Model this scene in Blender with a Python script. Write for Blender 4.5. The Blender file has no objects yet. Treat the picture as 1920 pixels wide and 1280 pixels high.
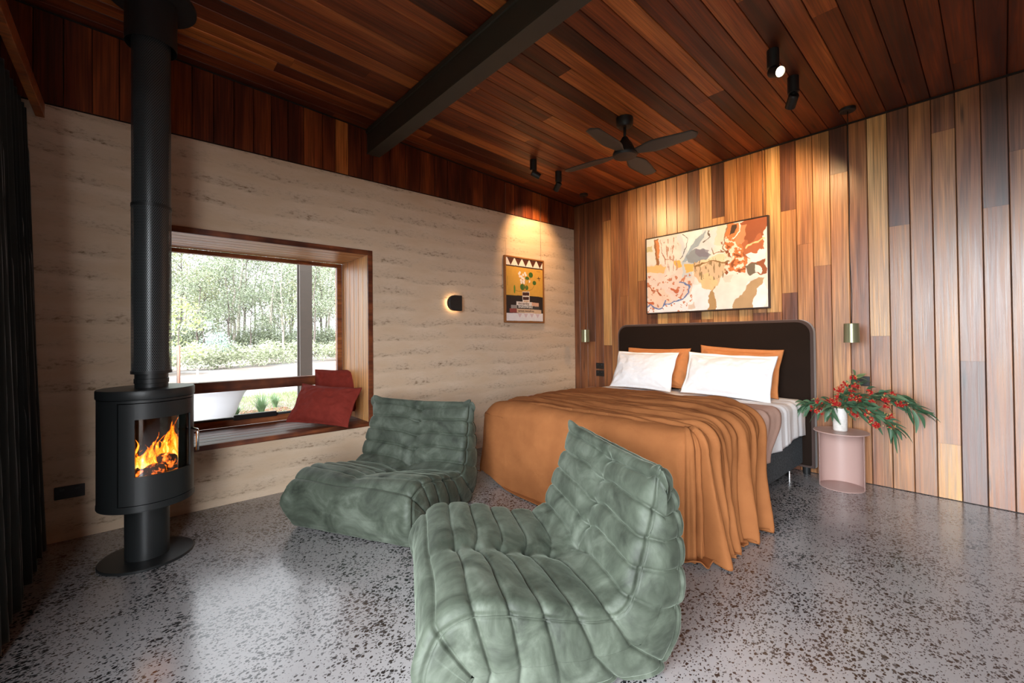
import bpy, bmesh, math, random
import numpy as np
from mathutils import Vector, Matrix, noise
from math import sin, cos, pi, radians

random.seed(7); np.random.seed(7)
SC = bpy.context.scene
COL = SC.collection

# ------------------------------------------------------------------ camera
F_PX, YAW, PITCH, ROLL, CY = 807.49, 0.8492, 0.0104, -0.0098, 622.3
CAM = Vector((3.5817, -4.2173, 1.15))
dv = Vector((-sin(YAW)*cos(PITCH), cos(YAW)*cos(PITCH), sin(PITCH)))
r0 = Vector((cos(YAW), sin(YAW), 0)); u0 = r0.cross(dv)
rv = cos(ROLL)*r0 + sin(ROLL)*u0; uv_ = -sin(ROLL)*r0 + cos(ROLL)*u0
camd = bpy.data.cameras.new('camera'); cam = bpy.data.objects.new('camera', camd); COL.objects.link(cam)
m = Matrix((rv, uv_, -dv)).transposed().to_4x4(); m.translation = CAM
cam.matrix_world = m
camd.sensor_width = 36.0; camd.sensor_fit = 'HORIZONTAL'
camd.lens = F_PX/1920*36.0; camd.shift_y = -(640-CY)/1920
camd.clip_start = 0.02; camd.clip_end = 400
SC.camera = cam

# ------------------------------------------------------------------ view, sky
SC.view_settings.view_transform = 'Standard'; SC.view_settings.look = 'None'
SC.view_settings.gamma = 1.0; SC.view_settings.exposure = 0.12
try: SC.view_settings.use_curve_mapping = False
except Exception: pass
SC.cycles.max_bounces = 10; SC.cycles.diffuse_bounces = 6; SC.cycles.glossy_bounces = 4
SC.cycles.transparent_max_bounces = 24
SC.cycles.sample_clamp_indirect = 6.0

W = bpy.data.worlds.new('sky'); SC.world = W; W.use_nodes = True
nt = W.node_tree; nt.nodes.clear()
tc = nt.nodes.new('ShaderNodeTexCoord')
dt = nt.nodes.new('ShaderNodeVectorMath'); dt.operation = 'DOT_PRODUCT'
dt.inputs[1].default_value = Vector((0.45, -0.80, 0.40)).normalized()
nt.links.new(tc.outputs['Generated'], dt.inputs[0])
mr = nt.nodes.new('ShaderNodeMapRange'); mr.inputs[1].default_value = -0.2; mr.inputs[2].default_value = 1.0
mr.interpolation_type = 'SMOOTHSTEP'
nt.links.new(dt.outputs['Value'], mr.inputs[0])
mx = nt.nodes.new('ShaderNodeMix'); mx.data_type = 'RGBA'
mx.inputs[6].default_value = (2.3, 2.4, 2.5, 1); mx.inputs[7].default_value = (18.5, 19.5, 20.5, 1)   # hazy sky, brighter around the veiled sun
nt.links.new(mr.outputs[0], mx.inputs[0])
bg = nt.nodes.new('ShaderNodeBackground'); bg.inputs['Strength'].default_value = 1.1
nt.links.new(mx.outputs[2], bg.inputs['Color'])
wo = nt.nodes.new('ShaderNodeOutputWorld'); nt.links.new(bg.outputs[0], wo.inputs['Surface'])

def portal(name, loc, rot, sx, sy):
    l = bpy.data.lights.new(name, 'AREA'); l.shape = 'RECTANGLE'; l.size = sx; l.size_y = sy
    l.cycles.is_portal = True
    o = bpy.data.objects.new(name, l); COL.objects.link(o); o.location = loc; o.rotation_euler = rot
    return o
portal('daylight_portal_front', (3.67, -4.86, 1.21), (radians(90), 0, 0), 2.45, 2.42)   # shines +Y
portal('daylight_portal_window', (-0.66, -3.42, 1.15), (0, radians(-90), 0), 1.4, 1.4)

# ------------------------------------------------------------------ helpers
def tag(o, label=None, cat=None, group=None, kind=None):
    if label: o['label'] = label
    if cat: o['category'] = cat
    if group: o['group'] = group
    if kind: o['kind'] = kind
    return o
def thing(name, label, cat, loc=(0, 0, 0), rot=0, group=None):
    o = bpy.data.objects.new(name, None); COL.objects.link(o)
    o.empty_display_size = 0.1; o.location = loc; o.rotation_euler = (0, 0, rot)
    return tag(o, label, cat, group)
def link(name, me, mat, parent=None, smooth=True, bevel=0, bseg=2, subsurf=0, auto=None):
    o = bpy.data.objects.new(name, me); COL.objects.link(o)
    if mat: me.materials.append(mat)
    if smooth:
        me.polygons.foreach_set('use_smooth', [True]*len(me.polygons))
        if auto is not None:
            try: me.set_sharp_from_angle(angle=radians(auto))
            except Exception: pass
    if bevel:
        b = o.modifiers.new('bevel', 'BEVEL'); b.width = bevel; b.segments = bseg; b.limit_method = 'ANGLE'; b.angle_limit = radians(40)
        try: b.harden_normals = True
        except Exception: pass
    if subsurf:
        s = o.modifiers.new('sub', 'SUBSURF'); s.levels = subsurf; s.render_levels = subsurf
    if parent: o.parent = parent
    return o
class MB:
    """collects shapes into one mesh"""
    def __init__(s): s.bm = bmesh.new()
    def box(s, a, b, rot=None, piv=None):
        a = Vector(a); b = Vector(b); c = (a+b)/2; d = b-a
        r = bmesh.ops.create_cube(s.bm, size=1.0)
        for v in r['verts']:
            v.co = Vector((v.co.x*d.x, v.co.y*d.y, v.co.z*d.z))+c
            if rot is not None: v.co = rot @ (v.co-Vector(piv or c))+Vector(piv or c)
        return s
    def cyl(s, p0, p1, r1, r2=None, n=24, cap=True):
        p0 = Vector(p0); p1 = Vector(p1); r2 = r1 if r2 is None else r2
        ax = (p1-p0); L = ax.length; q = ax.to_track_quat('Z', 'Y')
        r = bmesh.ops.create_cone(s.bm, cap_ends=cap, segments=n, radius1=r1, radius2=r2, depth=L)
        for v in r['verts']: v.co = q @ v.co+(p0+p1)/2
        return s
    def lathe(s, prof, c=(0, 0, 0), n=48, a0=0, a1=2*pi):
        full = abs(a1-a0-2*pi) < 1e-6; k = n if full else n+1
        rows = []
        for r, z in prof:
            rows.append([s.bm.verts.new((c[0]+r*cos(a0+(a1-a0)*i/n), c[1]+r*sin(a0+(a1-a0)*i/n), c[2]+z)) for i in range(k)])
        for a, b in zip(rows[:-1], rows[1:]):
            for i in range(n):
                j = (i+1) % k
                try: s.bm.faces.new((a[i], a[j], b[j], b[i]))
                except ValueError: pass
        return s
    def tube(s, pts, r, n=8, cap=True):
        pts = [Vector(p) for p in pts]; rr = r if hasattr(r, '__len__') else [r]*len(pts)
        rows = []; up = Vector((0.123, 0.32, 0.94)).normalized()
        for i, p in enumerate(pts):
            t = (pts[min(i+1, len(pts)-1)]-pts[max(i-1, 0)]).normalized()
            a = t.cross(up)
            if a.length < 0.05: a = t.cross(Vector((1, 0, 0)))
            a.normalize(); b = t.cross(a)
            rows.append([s.bm.verts.new(p+rr[i]*(cos(2*pi*k/n)*a+sin(2*pi*k/n)*b)) for k in range(n)])
        for a, b in zip(rows[:-1], rows[1:]):
            for i in range(n): s.bm.faces.new((a[i], a[(i+1) % n], b[(i+1) % n], b[i]))
        if cap:
            s.bm.faces.new(rows[0][::-1]); s.bm.faces.new(rows[-1])
        return s
    def prism(s, poly, h, M=None):
        """2D polygon extruded in z by h, mapped by matrix M"""
        M = M or Matrix()
        a = [s.bm.verts.new(M @ Vector((x, y, 0))) for x, y in poly]
        b = [s.bm.verts.new(M @ Vector((x, y, h))) for x, y in poly]
        s.bm.faces.new(a[::-1]); s.bm.faces.new(b)
        for i in range(len(a)):
            j = (i+1) % len(a); s.bm.faces.new((a[i], a[j], b[j], b[i]))
        return s
    def build(s, name, mat, parent=None, **k):
        bmesh.ops.recalc_face_normals(s.bm, faces=s.bm.faces)
        me = bpy.data.meshes.new(name); s.bm.to_mesh(me); s.bm.free()
        return link(name, me, mat, parent, **k)

def grid_mesh(name, V, cu=False, cv=False, uv=None, col=None):
    n, mm = V.shape[:2]
    me = bpy.data.meshes.new(name)
    nu = n if cu else n-1; nv = mm if cv else mm-1
    i, j = np.meshgrid(np.arange(nu), np.arange(nv), indexing='ij')
    i2 = (i+1) % n; j2 = (j+1) % mm
    F = np.stack([i*mm+j, i2*mm+j, i2*mm+j2, i*mm+j2], -1).reshape(-1, 4)
    me.vertices.add(n*mm); me.vertices.foreach_set('co', V.reshape(-1).astype(np.float32))
    me.loops.add(F.size); me.loops.foreach_set('vertex_index', F.reshape(-1).astype(np.int32))
    me.polygons.add(len(F)); me.polygons.foreach_set('loop_start', np.arange(0, F.size, 4, dtype=np.int32))
    me.polygons.foreach_set('loop_total', np.full(len(F), 4, dtype=np.int32))
    me.update(calc_edges=True)
    if uv is not None:
        l = me.uv_layers.new(name='uv'); l.data.foreach_set('uv', uv.reshape(-1, 2)[F.reshape(-1)].reshape(-1).astype(np.float32))
    if col is not None:
        c = me.color_attributes.new('paint', 'FLOAT_COLOR', 'POINT')
        c.data.foreach_set('color', col.reshape(-1).astype(np.float32))
    me.validate(); return me
def poly_mesh(name, verts, faces):
    me = bpy.data.meshes.new(name); me.from_pydata([tuple(v) for v in verts], [], faces); me.update(); return me
def normals(V, cu=False, cv=False):
    if cu: du = np.roll(V, -1, 0)-np.roll(V, 1, 0)
    else: du = np.gradient(V, axis=0)
    if cv: dw = np.roll(V, -1, 1)-np.roll(V, 1, 1)
    else: dw = np.gradient(V, axis=1)
    n = np.cross(du, dw); l = np.linalg.norm(n, axis=-1, keepdims=True); return n/np.maximum(l, 1e-9)
def fnoise(P, sc, seed=0, oct=3):
    """fractal noise over an (...,3) array"""
    out = np.empty(P.shape[:-1]); fl = out.reshape(-1); Q = (P*np.asarray(sc)+seed*13.7).reshape(-1, 3)
    for k in range(len(Q)): fl[k] = noise.fractal(Vector(Q[k]), 1.0, 2.0, oct)
    return out
def sstep(a, b, x):
    t = np.clip((x-a)/(b-a), 0, 1); return t*t*(3-2*t)

# ------------------------------------------------------------------ materials
def newmat(name):
    m = bpy.data.materials.new(name); m.use_nodes = True; nt = m.node_tree
    b = nt.nodes['Principled BSDF']; return m, nt, b
def N(nt, t, **k):
    n = nt.nodes.new(t)
    for a, v in k.items(): setattr(n, a, v)
    return n
def simple(name, col, rough=0.5, metal=0, noise_amt=0, nscale=40, bump=0, bscale=200, sheen=0, coat=0, emit=None, es=0, spec=None):
    m, nt, b = newmat(name)
    b.inputs['Base Color'].default_value = (*col, 1); b.inputs['Roughness'].default_value = rough; b.inputs['Metallic'].default_value = metal
    if sheen: b.inputs['Sheen Weight'].default_value = sheen; b.inputs['Sheen Roughness'].default_value = 0.4
    if coat: b.inputs['Coat Weight'].default_value = coat; b.inputs['Coat Roughness'].default_value = 0.15
    if spec is not None: b.inputs['Specular IOR Level'].default_value = spec
    if emit: b.inputs['Emission Color'].default_value = (*emit, 1); b.inputs['Emission Strength'].default_value = es
    tc = N(nt, 'ShaderNodeTexCoord')
    if noise_amt:
        n = N(nt, 'ShaderNodeTexNoise'); n.inputs['Scale'].default_value = nscale; n.inputs['Detail'].default_value = 4
        nt.links.new(tc.outputs['Object'], n.inputs['Vector'])
        r = N(nt, 'ShaderNodeMapRange'); r.inputs[1].default_value = 0.3; r.inputs[2].default_value = 0.7
        r.inputs[3].default_value = 1-noise_amt; r.inputs[4].default_value = 1+noise_amt
        nt.links.new(n.outputs[0], r.inputs[0])
        mm = N(nt, 'ShaderNodeVectorMath', operation='SCALE'); mm.inputs[0].default_value = col
        nt.links.new(r.outputs[0], mm.inputs['Scale']); nt.links.new(mm.outputs[0], b.inputs['Base Color'])
    if bump:
        n = N(nt, 'ShaderNodeTexNoise'); n.inputs['Scale'].default_value = bscale; n.inputs['Detail'].default_value = 3
        nt.links.new(tc.outputs['Object'], n.inputs['Vector'])
        bp = N(nt, 'ShaderNodeBump'); bp.inputs['Strength'].default_value = bump; bp.inputs['Distance'].default_value = 0.004
        nt.links.new(n.outputs[0], bp.inputs['Height']); nt.links.new(bp.outputs[0], b.inputs['Normal'])
    return m
def ramp(nt, stops, interp='LINEAR'):
    r = N(nt, 'ShaderNodeValToRGB'); e = r.color_ramp; e.interpolation = interp
    while len(e.elements) < len(stops): e.elements.new(0.5)
    for el, (p, c) in zip(e.elements, stops): el.position = p; el.color = (*c, 1) if len(c) == 3 else c
    return r

def wood_mat(name, stops, rough=0.42, grain=1.0, coat=0.0, use_attr=True, tone=0.5, spec=0.5):
    """timber boards: 'tone' attribute = each board's own colour, uv = metres across/along the board"""
    m, nt, b = newmat(name); L = nt.links.new
    uvn = N(nt, 'ShaderNodeUVMap'); uvn.uv_map = 'uv'
    if not use_attr:
        uvn = N(nt, 'ShaderNodeTexCoord')
    src = uvn.outputs['UV'] if use_attr else uvn.outputs['Object']
    mp = N(nt, 'ShaderNodeMapping'); mp.inputs['Scale'].default_value = (120, 2.2, 1) if use_attr else (40, 2.2, 40)
    L(src, mp.inputs['Vector'])
    n1 = N(nt, 'ShaderNodeTexNoise'); n1.inputs['Scale'].default_value = 1.0; n1.inputs['Detail'].default_value = 6; n1.inputs['Distortion'].default_value = 0.6
    L(mp.outputs[0], n1.inputs['Vector'])
    mp2 = N(nt, 'ShaderNodeMapping'); mp2.inputs['Scale'].default_value = (13, 0.42, 1) if use_attr else (9, .9, 9)
    L(src, mp2.inputs['Vector'])
    n2 = N(nt, 'ShaderNodeTexNoise'); n2.inputs['Scale'].default_value = 1.0; n2.inputs['Detail'].default_value = 2; n2.inputs['Distortion'].default_value = 1.2
    L(mp2.outputs[0], n2.inputs['Vector'])
    wv = N(nt, 'ShaderNodeMath', operation='MULTIPLY'); wv.inputs[1].default_value = 26.0; L(n2.outputs[0], wv.inputs[0])
    wf = N(nt, 'ShaderNodeMath', operation='SINE'); L(wv.outputs[0], wf.inputs[0])
    ws = N(nt, 'ShaderNodeMapRange'); ws.inputs[1].default_value = -1; ws.inputs[2].default_value = 1; ws.inputs[3].default_value = 0.80; ws.inputs[4].default_value = 1.14
    L(wf.outputs[0], ws.inputs[0])
    g = N(nt, 'ShaderNodeMapRange'); g.inputs[1].default_value = 0.28; g.inputs[2].default_value = 0.72; g.inputs[3].default_value = 1-0.42*grain; g.inputs[4].default_value = 1+0.42*grain
    L(n1.outputs[0], g.inputs[0])
    mu = N(nt, 'ShaderNodeMath', operation='MULTIPLY'); L(g.outputs[0], mu.inputs[0]); L(ws.outputs[0], mu.inputs[1])
    # big blotches of figure
    n3 = N(nt, 'ShaderNodeTexNoise'); n3.inputs['Scale'].default_value = 1.0; n3.inputs['Detail'].default_value = 3
    mp3 = N(nt, 'ShaderNodeMapping'); mp3.inputs['Scale'].default_value = (10, 0.9, 1) if use_attr else (6, 6, 6); L(src, mp3.inputs['Vector']); L(mp3.outputs[0], n3.inputs['Vector'])
    r = ramp(nt, stops)
    ad = N(nt, 'ShaderNodeMath', operation='ADD')
    if use_attr:
        at = N(nt, 'ShaderNodeAttribute'); at.attribute_name = 'tone'; L(at.outputs['Fac'], ad.inputs[0])
    else: ad.inputs[0].default_value = tone
    s3 = N(nt, 'ShaderNodeMapRange'); s3.inputs[1].default_value = 0.3; s3.inputs[2].default_value = 0.7; s3.inputs[3].default_value = -0.13; s3.inputs[4].default_value = 0.13
    L(n3.outputs[0], s3.inputs[0]); L(s3.outputs[0], ad.inputs[1]); L(ad.outputs[0], r.inputs[0])
    sc = N(nt, 'ShaderNodeVectorMath', operation='SCALE'); L(r.outputs[0], sc.inputs[0]); L(mu.outputs[0], sc.inputs['Scale'])
    # knots and gum veins
    vo = N(nt, 'ShaderNodeTexVoronoi'); vo.inputs['Scale'].default_value = 1.0
    mp4 = N(nt, 'ShaderNodeMapping'); mp4.inputs['Scale'].default_value = (7.0, 0.9, 1) if use_attr else (1, 1, 1); L(src, mp4.inputs['Vector']); L(mp4.outputs[0], vo.inputs['Vector'])
    kn = N(nt, 'ShaderNodeMapRange'); kn.inputs[1].default_value = 0.02; kn.inputs[2].default_value = 0.085; kn.inputs[3].default_value = 0.3; kn.inputs[4].default_value = 1.0
    L(vo.outputs['Distance'], kn.inputs[0])
    sk = N(nt, 'ShaderNodeVectorMath', operation='SCALE'); L(sc.outputs[0], sk.inputs[0]); L(kn.outputs[0], sk.inputs['Scale'])
    L(sk.outputs[0], b.inputs['Base Color'])
    b.inputs['Roughness'].default_value = rough; b.inputs['Specular IOR Level'].default_value = spec
    rr = N(nt, 'ShaderNodeMapRange'); rr.inputs[1].default_value = 0.3; rr.inputs[2].default_value = 0.7; rr.inputs[3].default_value = rough-0.06; rr.inputs[4].default_value = rough+0.10
    L(n1.outputs[0], rr.inputs[0]); L(rr.outputs[0], b.inputs['Roughness'])
    bp = N(nt, 'ShaderNodeBump'); bp.inputs['Strength'].default_value = 0.22; bp.inputs['Distance'].default_value = 0.0015
    L(mu.outputs[0], bp.inputs['Height']); L(bp.outputs[0], b.inputs['Normal'])
    if coat: b.inputs['Coat Weight'].default_value = coat; b.inputs['Coat Roughness'].default_value = 0.32
    return m
GUM = [(0.0, (0.030, 0.008, 0.003)), (0.20, (0.105, 0.024, 0.008)), (0.40, (0.250, 0.068, 0.018)), (0.60, (0.43, 0.155, 0.040)), (0.82, (0.62, 0.28, 0.080)), (1.0, (0.70, 0.38, 0.14))]
M = {}
GUMW = [(p, (q[0]*.88+.005, q[1]*1.04+.008, q[2]*1.25+.007)) for p, q in GUM]
M['wall_wood'] = wood_mat('timber_cladding', GUMW, rough=0.34, spec=0.7, coat=0.35)
M['ceil_wood'] = wood_mat('timber_ceiling', [(p, (q[0]*.90, q[1]*.72, q[2]*.62)) for p, q in GUM], rough=0.45, spec=0.35)
M['window_wood'] = wood_mat('window_timber', GUM, rough=0.4)
M['dark_wood'] = wood_mat('dark_timber_frame', GUM, rough=0.45, use_attr=False, tone=0.25)
M['groove'] = simple('groove_shadow_batten', (0.012, 0.006, 0.004), 0.9)
M['black'] = simple('black_powdercoat', (0.012, 0.012, 0.012), 0.5, noise_amt=0.05)
M['stove'] = simple('stove_steel_paint', (0.013, 0.0145, 0.015), 0.42, bump=0.05, bscale=400, spec=0.5)
M['beam'] = simple('beam_paint', (0.036, 0.030, 0.021), 0.55, noise_amt=0.08, nscale=5)
M['chrome'] = simple('chrome', (0.75, 0.75, 0.76), 0.12, 1.0)
M['white'] = simple('white_linen', (0.88, 0.88, 0.89), 0.9, noise_amt=0.02, nscale=60, bump=0.15, bscale=500)
M['tan'] = simple('apricot_linen', (0.55, 0.215, 0.075), 0.9, noise_amt=0.05, nscale=30, bump=0.2, bscale=450, spec=.15)
M['dusty'] = simple('dusty_pink_linen', (0.52, 0.33, 0.26), 0.9, noise_amt=0.04, nscale=30, bump=0.2, bscale=450, spec=.15)
M['red_linen'] = simple('brick_red_linen', (0.23, 0.032, 0.022), 0.92, noise_amt=0.10, nscale=25, bump=0.25, bscale=420, spec=.15)
M['headboard'] = simple('headboard_velvet', (0.016, 0.009, 0.006), 0.95, noise_amt=0.06, nscale=8, spec=0.15)
M['headpipe'] = simple('headboard_edge_velvet', (0.060, 0.036, 0.030), 0.9, sheen=0.5)
M['bedbase'] = simple('charcoal_tweed', (0.050, 0.058, 0.064), 0.95, noise_amt=0.55, nscale=90, bump=0.4, bscale=320)
M['pinkmetal'] = simple('dusty_pink_powdercoat', (0.47, 0.315, 0.28), 0.38, spec=0.5)
M['sage'] = simple('sage_anodised', (0.26, 0.255, 0.15), 0.28, 0.5)
M['frame_timber'] = simple('oak_picture_frame', (0.28, 0.105, 0.028), 0.5, noise_amt=0.1, nscale=60)
M['frame_dark'] = simple('dark_tray_frame', (0.030, 0.016, 0.012), 0.5)
M['outlet'] = simple('black_outlet_plastic', (0.010, 0.010, 0.011), 0.35)
M['darkgrey'] = simple('charcoal_plastic', (0.03, 0.032, 0.034), 0.5)
M['wire'] = simple('steel_wire', (0.55, 0.50, 0.42), 0.35, 0.9)

# terracotta throw: linen with fine slub
def throw_mat():
    m, nt, b = newmat('burnt_ochre_linen'); L = nt.links.new
    tc = N(nt, 'ShaderNodeTexCoord'); n = N(nt, 'ShaderNodeTexNoise'); n.inputs['Scale'].default_value = 7; n.inputs['Detail'].default_value = 5
    L(tc.outputs['Object'], n.inputs['Vector'])
    r = ramp(nt, [(0.3, (0.265, 0.096, 0.032)), (0.7, (0.335, 0.126, 0.043))]); L(n.outputs[0], r.inputs[0]); L(r.outputs[0], b.inputs['Base Color'])
    b.inputs['Roughness'].default_value = 0.85; b.inputs['Specular IOR Level'].default_value = 0.12
    n2 = N(nt, 'ShaderNodeTexNoise'); n2.inputs['Scale'].default_value = 16; n2.inputs['Detail'].default_value = 4; n2.inputs['Distortion'].default_value = 0.7
    L(tc.outputs['Object'], n2.inputs['Vector'])
    bp = N(nt, 'ShaderNodeBump'); bp.inputs['Strength'].default_value = 0.35; bp.inputs['Distance'].default_value = 0.010
    L(n2.outputs[0], bp.inputs['Height'])
    n3 = N(nt, 'ShaderNodeTexNoise'); n3.inputs['Scale'].default_value = 500; L(tc.outputs['Object'], n3.inputs['Vector'])
    bp2 = N(nt, 'ShaderNodeBump'); bp2.inputs['Strength'].default_value = 0.25; bp2.inputs['Distance'].default_value = 0.001
    L(n3.outputs[0], bp2.inputs['Height']); L(bp.outputs[0], bp2.inputs['Normal']); L(bp2.outputs[0], b.inputs['Normal'])
    return m
M['throw'] = throw_mat()

# green suede velvet with nap marks
def velvet_mat():
    m, nt, b = newmat('sage_green_velvet'); L = nt.links.new
    tc = N(nt, 'ShaderNodeTexCoord')
    n = N(nt, 'ShaderNodeTexNoise'); n.inputs['Scale'].default_value = 5.5; n.inputs['Detail'].default_value = 6; n.inputs['Roughness'].default_value = 0.62; n.inputs['Distortion'].default_value = 0.9
    L(tc.outputs['Object'], n.inputs['Vector'])
    r = ramp(nt, [(0.32, (0.023, 0.029, 0.020)), (0.5, (0.060, 0.073, 0.053)), (0.68, (0.115, 0.133, 0.104))]); L(n.outputs[0], r.inputs[0])
    L(r.outputs[0], b.inputs['Base Color'])
    b.inputs['Roughness'].default_value = 0.62; b.inputs['Specular IOR Level'].default_value = 0.35
    b.inputs['Sheen Weight'].default_value = 0.33; b.inputs['Sheen Roughness'].default_value = 0.30
    b.inputs['Sheen Tint'].default_value = (0.66, 0.78, 0.62, 1)
    n2 = N(nt, 'ShaderNodeTexNoise'); n2.inputs['Scale'].default_value = 22; n2.inputs['Detail'].default_value = 4; n2.inputs['Distortion'].default_value = 1.0
    L(tc.outputs['Object'], n2.inputs['Vector'])
    bp = N(nt, 'ShaderNodeBump'); bp.inputs['Strength'].default_value = 0.2; bp.inputs['Distance'].default_value = 0.006
    L(n2.outputs[0], bp.inputs['Height']); L(bp.outputs[0], b.inputs['Normal'])
    return m
M['velvet'] = velvet_mat()
M['curtain'] = simple('dark_green_velvet_curtain', (0.014, 0.020, 0.019), 0.8, noise_amt=0.15, nscale=6, sheen=0.35)

def floor_mat():
    m, nt, b = newmat('polished_aggregate_concrete'); L = nt.links.new
    tc = N(nt, 'ShaderNodeTexCoord'); nd = N(nt, 'ShaderNodeTexNoise'); nd.inputs['Scale'].default_value = 46; nd.inputs['Detail'].default_value = 2
    L(tc.outputs['Object'], nd.inputs['Vector'])
    sb = N(nt, 'ShaderNodeVectorMath', operation='SUBTRACT'); sb.inputs[1].default_value = (0.5, 0.5, 0.5); L(nd.outputs['Color'], sb.inputs[0])
    sc = N(nt, 'ShaderNodeVectorMath', operation='SCALE'); sc.inputs['Scale'].default_value = 0.018; L(sb.outputs[0], sc.inputs[0])
    ad = N(nt, 'ShaderNodeVectorMath', operation='ADD'); L(tc.outputs['Object'], ad.inputs[0]); L(sc.outputs[0], ad.inputs[1])
    dens = N(nt, 'ShaderNodeTexNoise'); dens.inputs['Scale'].default_value = 3.6; dens.inputs['Detail'].default_value = 2; L(tc.outputs['Object'], dens.inputs['Vector'])
    dm = N(nt, 'ShaderNodeMapRange'); dm.inputs[1].default_value = 0.36; dm.inputs[2].default_value = 0.58; dm.inputs[3].default_value = 0.62; dm.inputs[4].default_value = 1.0; L(dens.outputs[0], dm.inputs[0])
    masks = []
    for scl, lo, hi, kx in ((64, 0.43, 0.62, 1.0), (104, 0.41, 0.60, 1.3)):
        mp = N(nt, 'ShaderNodeMapping'); mp.inputs['Scale'].default_value = (scl*kx, scl*0.72, scl); mp.inputs['Rotation'].default_value = (0, 0, 0.5+kx); L(ad.outputs[0], mp.inputs['Vector'])
        v = N(nt, 'ShaderNodeTexVoronoi'); v.inputs['Scale'].default_value = 1.0; v.distance = 'MINKOWSKI'; v.inputs['Exponent'].default_value = 1.4; L(mp.outputs[0], v.inputs['Vector'])
        sp = N(nt, 'ShaderNodeSeparateColor'); L(v.outputs['Color'], sp.inputs[0])
        rad = N(nt, 'ShaderNodeMapRange'); rad.inputs[3].default_value = lo-0.20; rad.inputs[4].default_value = hi; L(sp.outputs[0], rad.inputs[0])
        rm = N(nt, 'ShaderNodeMath', operation='MULTIPLY'); L(rad.outputs[0], rm.inputs[0]); L(dm.outputs[0], rm.inputs[1])
        lt = N(nt, 'ShaderNodeMath', operation='SUBTRACT'); L(rm.outputs[0], lt.inputs[0]); L(v.outputs['Distance'], lt.inputs[1])
        mk = N(nt, 'ShaderNodeMapRange'); mk.inputs[1].default_value = -0.02; mk.inputs[2].default_value = 0.05; L(lt.outputs[0], mk.inputs[0])
        masks.append((mk, sp))
    mxm = N(nt, 'ShaderNodeMath', operation='MAXIMUM'); L(masks[0][0].outputs[0], mxm.inputs[0]); L(masks[1][0].outputs[0], mxm.inputs[1])
    cn = N(nt, 'ShaderNodeTexNoise'); cn.inputs['Scale'].default_value = 1.1; cn.inputs['Detail'].default_value = 1; L(tc.outputs['Object'], cn.inputs['Vector'])
    base = ramp(nt, [(0.3, (0.245, 0.232, 0.232)), (0.7, (0.29, 0.276, 0.276))]); L(cn.outputs[0], base.inputs[0])
    chip = ramp(nt, [(0.0, (0.008, 0.008, 0.009)), (0.7, (0.022, 0.022, 0.023)), (1.0, (0.07, 0.066, 0.066))]); L(masks[0][1].outputs[1], chip.inputs[0])
    mix = N(nt, 'ShaderNodeMix', data_type='RGBA'); L(mxm.outputs[0], mix.inputs[0]); L(base.outputs[0], mix.inputs[6]); L(chip.outputs[0], mix.inputs[7])
    L(mix.outputs[2], b.inputs['Base Color'])
    b.inputs['Roughness'].default_value = 0.2; b.inputs['Specular IOR Level'].default_value = 0.95
    rn = N(nt, 'ShaderNodeMapRange'); rn.inputs[1].default_value = 0.3; rn.inputs[2].default_value = 0.7; rn.inputs[3].default_value = 0.17; rn.inputs[4].default_value = 0.23; L(cn.outputs[0], rn.inputs[0]); L(rn.outputs[0], b.inputs['Roughness'])
    return m
M['floor'] = floor_mat()

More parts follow.
